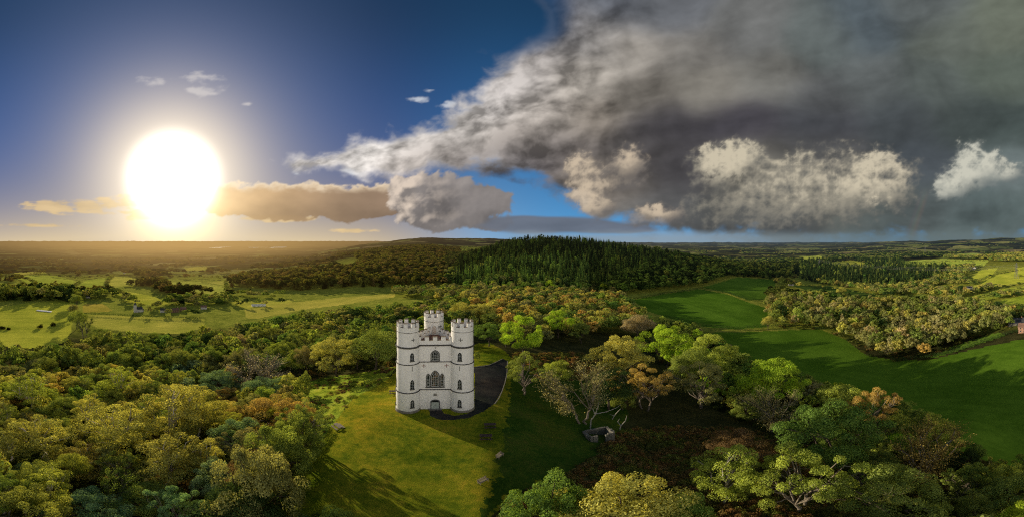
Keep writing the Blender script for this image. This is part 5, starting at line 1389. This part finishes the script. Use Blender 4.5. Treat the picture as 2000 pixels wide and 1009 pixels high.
M_SHEET = simple_mat('white_sheeting', (.82, .80, .76), .6, .06, .4)

def bench(u, y, rz, label):
    p = at(u, y)
    b = empty('park_bench', p, rz, label, 'bench', None)
    g = Geo()
    for k in range(4): g.box((0, -.18 + k * .125, .44), (1.6, .10, .035))
    g.build('seat', M_WOOD, b)
    g = Geo(); T = Matrix.Rotation(math.radians(-12), 3, 'X')
    for k in range(3): g.box((0, .27 + k * .028, .58 + k * .13), (1.6, .03, .10), 0, T)
    g.build('backrest', M_WOOD, b)
    for sx in (-1, 1):
        g = Geo(); g.box((sx * .68, -.18, .21), (.07, .07, .42)); g.box((sx * .68, .24, .45), (.069, .07, .92)); g.box((sx * .68, .03, .40), (.06, .36, .04)); g.box((sx * .68, .0, .63), (.075, .46, .04)); g.box((sx * .68, -.2, .52), (.05, .05, .20))
        g.build('leg', M_WOOD, b)
bench(977, 893, math.radians(62), 'pale wooden bench by the shadow line of the castle')
bench(944, 943, math.radians(50), 'pale wooden bench lower on the grass, at the dark edge of the lawn')

def picnic_table(u, y, rz, mat, label, s=1.0, group=None):
    p = at(u, y)
    b = empty('picnic_table', p, rz, label, 'picnic table', group); b.scale = (s, s, s)
    g = Geo()
    for k in range(5): g.box((0, -.32 + k * .16, .74), (1.9, .145, .045))
    g.build('tabletop', mat, b)
    for sy in (-1, 1):
        g = Geo()
        for k in range(2): g.box((0, sy * (.68 + k * .15), .44), (1.9, .14, .045))
        g.build('seat', mat, b)
    for sx in (-1, 1):
        g = Geo(); g.beam((sx * .66, -.22, .71), (sx * .66, -.66, 0), .05, .10); g.beam((sx * .66, .22, .71), (sx * .66, .66, 0), .05, .10); g.beam((sx * .70, -.86, .40), (sx * .70, .86, .40), .045, .10)
        g.build('leg', mat, b)
picnic_table(660, 836, math.radians(-28), M_WOOD, 'sunlit wooden picnic table by the bank at the lawn edge', 1.05)
picnic_table(768, 768, math.radians(20), M_WOOD_DARK, 'dark picnic table half hidden beside the castle foot')
picnic_table(957, 835, math.radians(8), M_WOOD_DARK, 'dark picnic table in castle shadow, nearer the drive', 1.1)
picnic_table(949, 857, math.radians(5), M_WOOD_DARK, 'dark picnic table in castle shadow, nearer the bench', 1.1)

def ruin():
    p = at(1172, 862); c = polar(1172, math.hypot(p.x, p.y) + 1.6)
    b = empty('stone_ruin', (c.x, c.y, c.z), -(1172 - 1000) / K + math.radians(24), 'small roofless stone ruin with a gap in its front wall', 'ruin')
    def wall(x0, y0, x1, y1, h0, h1, t, seed):
        r = np.random.RandomState(seed); g = Geo(); L = math.hypot(x1 - x0, y1 - y0); n = max(3, int(L / .38)); a = math.atan2(y1 - y0, x1 - x0)
        rows = int(max(h0, h1) / .26) + 1
        for j in range(rows + 2):
            off = (j % 2) * .19
            for i in range(n):
                s0 = (i + .5) / n; h = h0 + (h1 - h0) * s0 + r.uniform(-.12, .12); z = -.5 + j * .26
                if z > h - .13: continue
                w = L / n * r.uniform(.94, 1.02); q = s0 * L + off * (0 < i < n - 1) * .5
                g.box((x0 + math.cos(a) * q, y0 + math.sin(a) * q, z + .13), (w * .985, t * r.uniform(.9, 1.08), .252), a + r.uniform(-.02, .02))
        g.build('wall', M_RUBBLE, b)
    wall(-2.7, -1.6, -1.2, -1.6, 2.1, 2.3, .5, 1); wall(.4, -1.6, 2.3, -1.6, 2.0, 2.1, .5, 2)
    wall(2.3, -1.3, 2.3, 2.0, 2.1, 1.4, .5, 3); wall(-2.7, -1.3, -2.7, 2.0, 2.0, 1.5, .5, 4); wall(-2.4, 2.0, 2.0, 2.0, 1.6, 1.5, .5, 5)
ruin()

def dead_tree(u, y, tips, label):
    p = at(u, y); d = math.hypot(p.x, p.y); r = np.random.RandomState(int(u))
    b = empty('dead_tree', p, -(u - 1000) / K, label, 'dead tree')
    m = math.hypot(d, CAM_H - p.z) / K
    g = Geo(); prev = np.array([0, 0, -.3])
    for path in tips:
        pts = [np.array([x * m, r.uniform(-.5, .5) if k else 0, -z * m * 1.25]) for k, (x, z) in enumerate(path)]
        n = len(pts); g.tube(pts, [.17 * (1 - .75 * i / max(1, n - 1)) * (1 if path[0] == (0, 0) else .6) for i in range(n)], 6)
    g.build('trunk', M_BARK_PALE, b)
dead_tree(1153, 836, [[(0, 0), (1, -14), (8, -24), (12, -36), (14, -46)], [(8, -24), (4, -34), (7, -40)], [(9, -26), (26, -30), (44, -36), (50, -41)]], 'pale dead tree with a long sideways branch behind the ruin')
dead_tree(1210, 840, [[(0, 0), (2, -9), (10, -17), (12, -26)], [(2, -9), (-3, -14), (0, -20)]], 'short pale dead stump with two prongs beside the ruin')
dead_tree(1196, 818, [[(0, 0), (4, -7), (10, -14), (14, -18)], [(3, -6), (-5, -8)]], 'pale broken branch standing among dark leaves past the ruin')

def hedge(px, w, h, colour, label, step=.9, leaf=.24, per=26, kind='hedge'):
    P = []
    for a, b in zip(px[:-1], px[1:]):
        p, q = at(*a), at(*b); n = max(1, int((q - p).length / step))
        for k in range(n):
            v = p + (q - p) * k / n; x, y = v.x + rng.normal(scale=w * .12), v.y + rng.normal(scale=w * .12)
            P.append((x, y, float(zt(x, y)) + h * .45))
    P = np.array(P); o0 = P[0].copy(); o0[2] -= h * .45
    rad = np.full(len(P), 1.0) * rng.uniform(.75, 1.25, len(P)) * w * .5
    V, F, lv = leaf_cloud(P - o0, rad, per, leaf, 900 + len(P), .6, (1, 1, h / w * 1.1))
    o = link(kind, mesh_np(kind, V, F, {'leaf': lv}), M_LEAF, None, o0); o.color = tuple(PAL[colour]) + (1,)
    return tag(o, label, 'hedge')
hedge([(1300,622),(1335,631),(1385,641),(1440,646),(1500,641),(1560,640),(1612,647)], 3.6, 4.4, 'dark', 'long dark hedge between the upper and lower dark meadows')
hedge([(1366,563),(1420,573),(1462,588),(1492,588)], 3.6, 4.2, 'dark', 'dark hedge dividing the two upper meadows below the conifer hill')
hedge([(1745,706),(1800,703),(1860,690),(1920,670),(1965,656),(2030,643)], 3.0, 3.2, 'dark', 'dark hedge climbing the slope beyond the valley wood')
hedge([(1236,586),(1300,574),(1366,565)], 3.5, 3.6, 'dark', 'dark hedge along the wood edge at the top of the upper meadow')
hedge([(1500,597),(1504,612),(1500,640)], 3.0, 3.4, 'olive', 'bushy hedge at the far end of the upper meadow')
hedge([(160,614),(205,616),(260,619),(330,622),(402,624)], 2.6, 2.8, 'dark', 'thin dark hedge across the pale valley field before the village')
hedge([(213,569),(236,567),(252,576)], 2.2, 2.4, 'dark', 'short dark hedge under the small pale field of the valley', 1.5)
hedge([(392,551),(420,557),(441,561),(443,580)], 3.0, 3.0, 'dark', 'curved dark hedge round the corner of a pale valley field', 1.8)
hedge([(1905,568),(1935,575),(1950,566),(1985,556)], 2.4, 2.6, 'dark', 'winding dark hedge on the sunlit far hillside', 2.0)
hedge([(926,718),(944,716),(960,713),(982,702)], .35, .35, 'grey', 'low pale kerb planting along the curve of the tarmac drive', .3, .06, 40) if False else None

# kerb of the drive
def kerb(px, label):
    g = Geo(); P = [at(*q) for q in px]
    pts = []
    for a, b in zip(P[:-1], P[1:]):
        n = max(1, int((b - a).length / .8))
        pts += [a + (b - a) * k / n for k in range(n)]
    pts.append(P[-1])
    o0 = pts[0].copy()
    for a, b in zip(pts[:-1], pts[1:]):
        g.beam(a - o0 + Vector((0, 0, .02)), a - o0 + (b - a) * .97 + Vector((0, 0, .02)), .18, .24)
    o = g.build('kerb', M_STONE, None, o0); tag(o, label, 'kerb')
kerb([(924,717),(942,715.5),(956,712.5),(968,707),(981,701)], 'curved stone kerb between the tarmac drive and the grass behind the castle')
kerb([(991,705),(990,730),(986,748),(981,763),(974,778),(966,789)], 'pale stone kerb along the outer side of the tarmac drive')

def house(u, y, w, d, hw, hr, rz, wall, roof, label, chim=True, z=None):
    p = at(u, y)
    b = empty('house', p, rz, label, 'house')
    b.scale = (.5, .5, .5) if u < 1000 else (.8, .8, .8)
    g = Geo(); g.add([(-w/2,-d/2,-2),(w/2,-d/2,-2),(w/2,d/2,-2),(-w/2,d/2,-2),(-w/2,-d/2,hw),(w/2,-d/2,hw),(w/2,d/2,hw),(-w/2,d/2,hw),(-w/2,0,hw+hr),(w/2,0,hw+hr)],
                      [(0,1,5,4),(2,3,7,6),(1,2,6,9,5),(3,0,4,8,7)]); g.build('wall', wall, b)
    g = Geo(); e = .35; k = hr / (d / 2)
    for sy in (-1, 1):
        g.add([(-w/2-e, sy*(d/2+e), hw-e*k+.06),(w/2+e, sy*(d/2+e), hw-e*k+.06),(w/2+e,0,hw+hr+.06),(-w/2-e,0,hw+hr+.06),(-w/2-e, sy*(d/2+e), hw-e*k+.26),(w/2+e, sy*(d/2+e), hw-e*k+.26),(w/2+e,0,hw+hr+.26),(-w/2-e,0,hw+hr+.26)],
              [(0,1,2,3),(4,5,6,7),(0,1,5,4),(0,3,7,4),(1,2,6,5)])
    ro = g.build('roof', roof, b)
    if chim: Geo().box((w * .33, 0, hw + hr + .5), (.9, .7, 1.8)).build('chimney', M_WALLR, ro)
    for fx in (-.3, .0, .3):
        for zz in (1.4, 3.9):
            if zz + .8 > hw: continue
            if fx == 0 and zz < 2: Geo().box((0, -d/2 - .03, 1.05), (1.0, .1, 2.1)).build('door', M_PANE, b); continue
            Geo().box((fx * w, -d/2 - .03, zz), (1.1, .1, 1.2)).build('window', M_PANE, b)
    return b
f = lambda u: -(u - 1000) / K
house(1545, 557, 11, 6, 5.2, 2.6, f(1545) + .3, M_WALLW, M_SLATE, 'white house among trees above the dark upper meadow')
house(1894, 565, 13, 7, 4.5, 2.4, f(1894) - .25, M_WALLW, M_SLATE, 'low white farmhouse at the foot of the sunlit far hillside')
house(1932, 558, 12, 7, 4.5, 2.6, f(1932) + .2, M_WALLW, M_TILE, 'pale farmhouse higher on the sunlit far hillside')
house(1902, 525, 12, 8, 5, 3, f(1902), M_WALLW, M_SLATE, 'tiny white house far up the valley')
house(1985, 634, 15, 9, 2.6, 4.2, f(1985) + .15, M_RUBBLE, M_SLATE, 'house with a black roof under dark trees at the end of the valley wood')
house(2002, 648, 10, 7, 4.8, 2.6, f(1999) - .2, M_WALLR, M_TILE, 'red brick house at the top of the meadow slope')
house(342, 609, 14, 8, 4.6, 3.4, f(342) + .3, M_WALLR, M_TILE, 'red roofed house in the middle of the valley village')
house(358, 607, 12, 7, 4.6, 3.2, f(358) - .3, M_WALLR, M_TILE, 'smaller red roofed house next to another in the valley village')
house(318, 609, 10, 7, 4.6, 3, f(318), M_WALLW, M_SLATE, 'white house at the near end of the valley village')
house(276, 608, 9, 6, 3.6, 2.4, f(276) - .4, M_WALLW, M_SLATE, 'small white cottage beside the white church')
house(398, 603, 12, 7, 4.6, 3, f(398), M_WALLW, M_TILE, 'pale house at the far end of the valley village')
house(243, 534, 12, 8, 6, 3, f(243), M_WALLW, M_SLATE, 'tiny white house beyond the valley fields')
house(46, 573, 11, 7, 5, 3, f(46) + .2, M_WALLW, M_SLATE, 'white house showing between tall trees above the valley field')
house(172, 581, 11, 6, 4, 2.6, f(172), M_WALLW, M_SLATE, 'pale house behind the hedgerow of the valley field')
house(1768, 521, 14, 8, 5, 3, f(1768), M_WALLW, M_SLATE, 'tiny pale barn beyond the conifer plantation')
house(505, 597, 30, 8, 2.6, 1.6, f(505) + .15, M_SHEET, M_SHEET, 'long pale glasshouse on the strip field in the valley', chim=False)
# church
p = at(264, 609); ch = empty('church', p, f(264) + .2, 'white village church with a square tower in the valley', 'church'); ch.scale = (.5, .5, .6)
Geo().box((0, 0, 5), (5, 5, 14)).build('tower', M_WALLW, ch)
g = Geo(); g.add([(-2.6,-2.6,12),(2.6,-2.6,12),(2.6,2.6,12),(-2.6,2.6,12),(0,0,17)], [(0,1,4),(1,2,4),(2,3,4),(3,0,4),(3,2,1,0)]); g.build('spire', M_SLATE, ch)
g = Geo(); g.add([(2.5,-3.5,-2),(14,-3.5,-2),(14,3.5,-2),(2.5,3.5,-2),(2.5,-3.5,5),(14,-3.5,5),(14,3.5,5),(2.5,3.5,5),(2.5,0,8.4),(14,0,8.4)], [(0,1,5,4),(2,3,7,6),(1,2,6,9,5),(3,0,4,8,7)]); g.build('nave', M_WALLW, ch)
g = Geo()
for sy in (-1, 1): g.add([(2.6,sy*3.8,4.8),(14.3,sy*3.8,4.8),(14.3,0,8.6),(2.6,0,8.6)], [(0,1,2,3)])
g.build('roof', M_SLATE, ch)
# white sheet strip on the field
a, b_ = at(72, 606), at(101, 609); g = Geo(); o0 = (a + b_) / 2; d_ = (b_ - a); n_ = Vector((-d_.y, d_.x, 0)).normalized() * 2.4
q = [a - n_, b_ - n_, b_ + n_, a + n_]; V = []
for k in range(11):
    for s_ in (-1, 0, 1):
        v = a + d_ * (k / 10) + n_ * s_; V.append((v.x - o0.x, v.y - o0.y, float(zt(v.x, v.y)) - o0.z + .35 + .25 * (s_ == 0)))
g.add(V, [(k * 3 + s_, k * 3 + s_ + 1, k * 3 + s_ + 4, k * 3 + s_ + 3) for k in range(10) for s_ in (0, 1)])
tag(g.build('ground_sheet', M_SHEET, None, o0), 'long white sheet laid on the pale valley field', 'sheet')
# dark gorse bushes on the pale field
for (u, y, w, lab) in [(78,640,15,'biggest dark gorse mound on the pale valley field'), (103,636,13,'dark gorse mound with a low tail, second on the pale valley field'), (18,643,10,'small dark gorse mound near the field corner'), (4,642,13,'low dark gorse patch at the corner of the valley field')]:
    p = at(u, y); r_ = w * math.hypot(p.x, p.y) / K / 2
    cp = np.array([(rng.uniform(-1, 1) * r_, rng.uniform(-.6, .6) * r_, r_ * rng.uniform(.1, .6)) for _ in range(9)])
    V, F, lv = leaf_cloud(cp, np.full(9, r_ * .55), 130, .22, int(u) + 5, .6)
    o = link('gorse_bush', mesh_np('gorse_bush', V, F, {'leaf': lv}), M_LEAF, None, p); o.color = (.022, .026, .010, 1); tag(o, lab, 'bush')
# poplars in the valley
for k, u in enumerate([1711,1717,1722,1728,1733,1738,1743,1748]):
    p = at(u, 601 - (k % 3)); put = (p.x, p.y, p.z, rng.uniform(11, 15), rng.uniform(1.3, 1.8), 'poplar', 'yellowgreen', np.array((.27, .29, .03)), None, '')
    grow(put, 'slim yellow green poplar in the row beyond the valley wood', 'row of poplars in the valley')
# pylons and wires
def pylon(u, d, H, rz, label):
    p = polar(u, d); b = empty('electricity_pylon', p, rz, label, 'pylon')
    g = Geo(); lv = [0, .25, .48, .66, .80, 1.0]; wd = [.11, .075, .05, .035, .03, .004]
    for i in range(5):
        for sx, sy in ((-1, -1), (1, -1), (1, 1), (-1, 1)):
            q0 = Vector((sx * wd[i] * H, sy * wd[i] * H, lv[i] * H)); q1 = Vector((sx * wd[i + 1] * H, sy * wd[i + 1] * H, lv[i + 1] * H)); g.beam(q0, q1, .32, .32)
            tx, ty = (-sx, sy); q2 = Vector((tx * wd[i + 1] * H, ty * wd[i + 1] * H, lv[i + 1] * H)); g.beam(q0, q2, .2, .2)
    g.build('lattice', M_STEEL, b)
    for z, w in ((.70, .17), (.80, .20), (.90, .14)):
        g = Geo(); g.beam((-w * H, 0, z * H), (w * H, 0, z * H), .3, .3); g.beam((-w * H, 0, z * H), (0, 0, (z + .06) * H), .2, .2); g.beam((w * H, 0, z * H), (0, 0, (z + .06) * H), .2, .2); g.build('cross_arm', M_STEEL, b)
    return [Matrix.Translation(p) @ Matrix.Rotation(rz, 4, 'Z') @ Vector((s * w * H, 0, z * H - 1)) for z, w in ((.70, .17), (.80, .20), (.90, .14)) for s in (-1, 1)]
T1 = pylon(1985, 620, 30, .7, 'nearest lattice pylon, among trees on the sunlit hillside')
T2 = pylon(1807, 1500, 42, .5, 'tall distant lattice pylon on the far green hill')
T3 = pylon(1790, 1750, 34, .5, 'farther and smaller lattice pylon beside the tall distant one')
T4 = pylon(1600, 900, 26, .9, 'lattice pylon rising from the conifer plantation')
for k, (A, B) in enumerate(((T1, T4), (T2, T3))):
    g = Geo(); o0 = A[0]
    for a_, b2 in zip(A, B):
        pts = [a_ + (b2 - a_) * (i / 16) - Vector((0, 0, 4 * 9 * (i / 16) * (1 - i / 16))) - o0 for i in range(17)]
        g.tube(pts, [.022] * 17, 3, cap=False)
    tag(g.build('power_line', M_STEEL, None, o0), ['slack power lines strung across the valley wood between two pylons', 'far power lines between the two distant pylons'][k], 'power line')

# bracken and scrub: low growth nobody could count
scr_col = bpy.data.collections.new('scrub_shapes')
for k, sd in enumerate((151, 152, 153)):
    me = tree_kind(sd, rx=1.0, rz=.55, cz=.15, clumps=12, cr=(.3, .55), per=34, leaf=.10, limbs=0, irregular=.4, inner=.3)[0]; me.materials.clear(); me.materials.append(M_LEAF_I)
    o = bpy.data.objects.new('scrub_%03d' % k, me); scr_col.objects.link(o)
def scrub(name, polys, n, colours, sz, label, cat, keep=None):
    P = []; T = []; S_ = []
    for poly, m in zip(polys, n):
        x0, y0 = poly.min(0); x1, y1 = poly.max(0)
        X = rng.uniform(x0, x1, m * 4); Y = rng.uniform(y0, y1, m * 4); ok = inside(poly, X, Y)
        ok &= ~inside(WP['lawn'], X, Y) & ~inside(WP['driveway'], X, Y)
        q = fbm(X / 9, Y / 9, 3, 511) + rng.normal(scale=.15, size=len(X))
        if keep is not None: ok &= q > keep
        X, Y, q = X[ok][:m], Y[ok][:m], q[ok][:m]
        for x, y, v in zip(X, Y, q):
            c = np.array(colours[int(np.clip((v * 1.4 + .5) * len(colours), 0, len(colours) - 1))]) * rng.uniform(.7, 1.3); T.append(tuple(c) + (1.0,)); P.append((x, y)); s_ = rng.uniform(*sz); S_.append((s_, s_, s_ * rng.uniform(.7, 1.2)))
    P = np.array(P); n_ = len(P); Pz = zt(P[:, 0], P[:, 1])
    me = bpy.data.meshes.new(name); me.vertices.add(n_); me.vertices.foreach_set('co', np.stack([P[:, 0], P[:, 1], Pz], 1).astype(np.float32).ravel())
    a = me.attributes.new('size', 'FLOAT_VECTOR', 'POINT'); a.data.foreach_set('vector', np.array(S_, np.float32).ravel())
    a = me.attributes.new('turn', 'FLOAT_VECTOR', 'POINT'); a.data.foreach_set('vector', np.stack([np.zeros(n_), np.zeros(n_), rng.uniform(0, 6.28, n_)], 1).astype(np.float32).ravel())
    a = me.attributes.new('shape', 'INT', 'POINT'); a.data.foreach_set('value', rng.randint(0, 3, n_).astype(np.int32))
    a = me.attributes.new('tint', 'FLOAT_COLOR', 'POINT'); a.data.foreach_set('color', np.array(T, np.float32).ravel())
    o = link(name, me); md = o.modifiers.new('plants', 'NODES'); g = bpy.data.node_groups['broadleaf_woods_trees'].copy(); md.node_group = g
    for nd in g.nodes:
        if nd.bl_idname == 'GeometryNodeCollectionInfo': nd.inputs[0].default_value = scr_col
    tag(o, label, cat, None, 'stuff')
scrub('bracken', [WP['b1'], WP['b2']], [2600, 1500], [(.12,.13,.04), (.20,.15,.06), (.25,.15,.065), (.18,.20,.05)], (.5, 1.3), 'dead red brown bracken covering the dark slope', 'bracken')
scrub('undergrowth', [W_LOW, W_MID, W_SIDE, W_VAL], [1800, 1500, 1800, 1800], [(.04,.06,.02), (.10,.12,.035), (.16,.18,.045), (.18,.13,.05)], (.8, 2.0), 'tangled undergrowth between the trees of the woods', 'undergrowth')
scrub('bank_plants', [WP['bank']], [420], [(.09,.10,.03), (.16,.11,.05), (.20,.13,.07), (.12,.16,.03)], (.25, .8), 'rough weeds on the bank beside the lawn', 'weeds', .05)
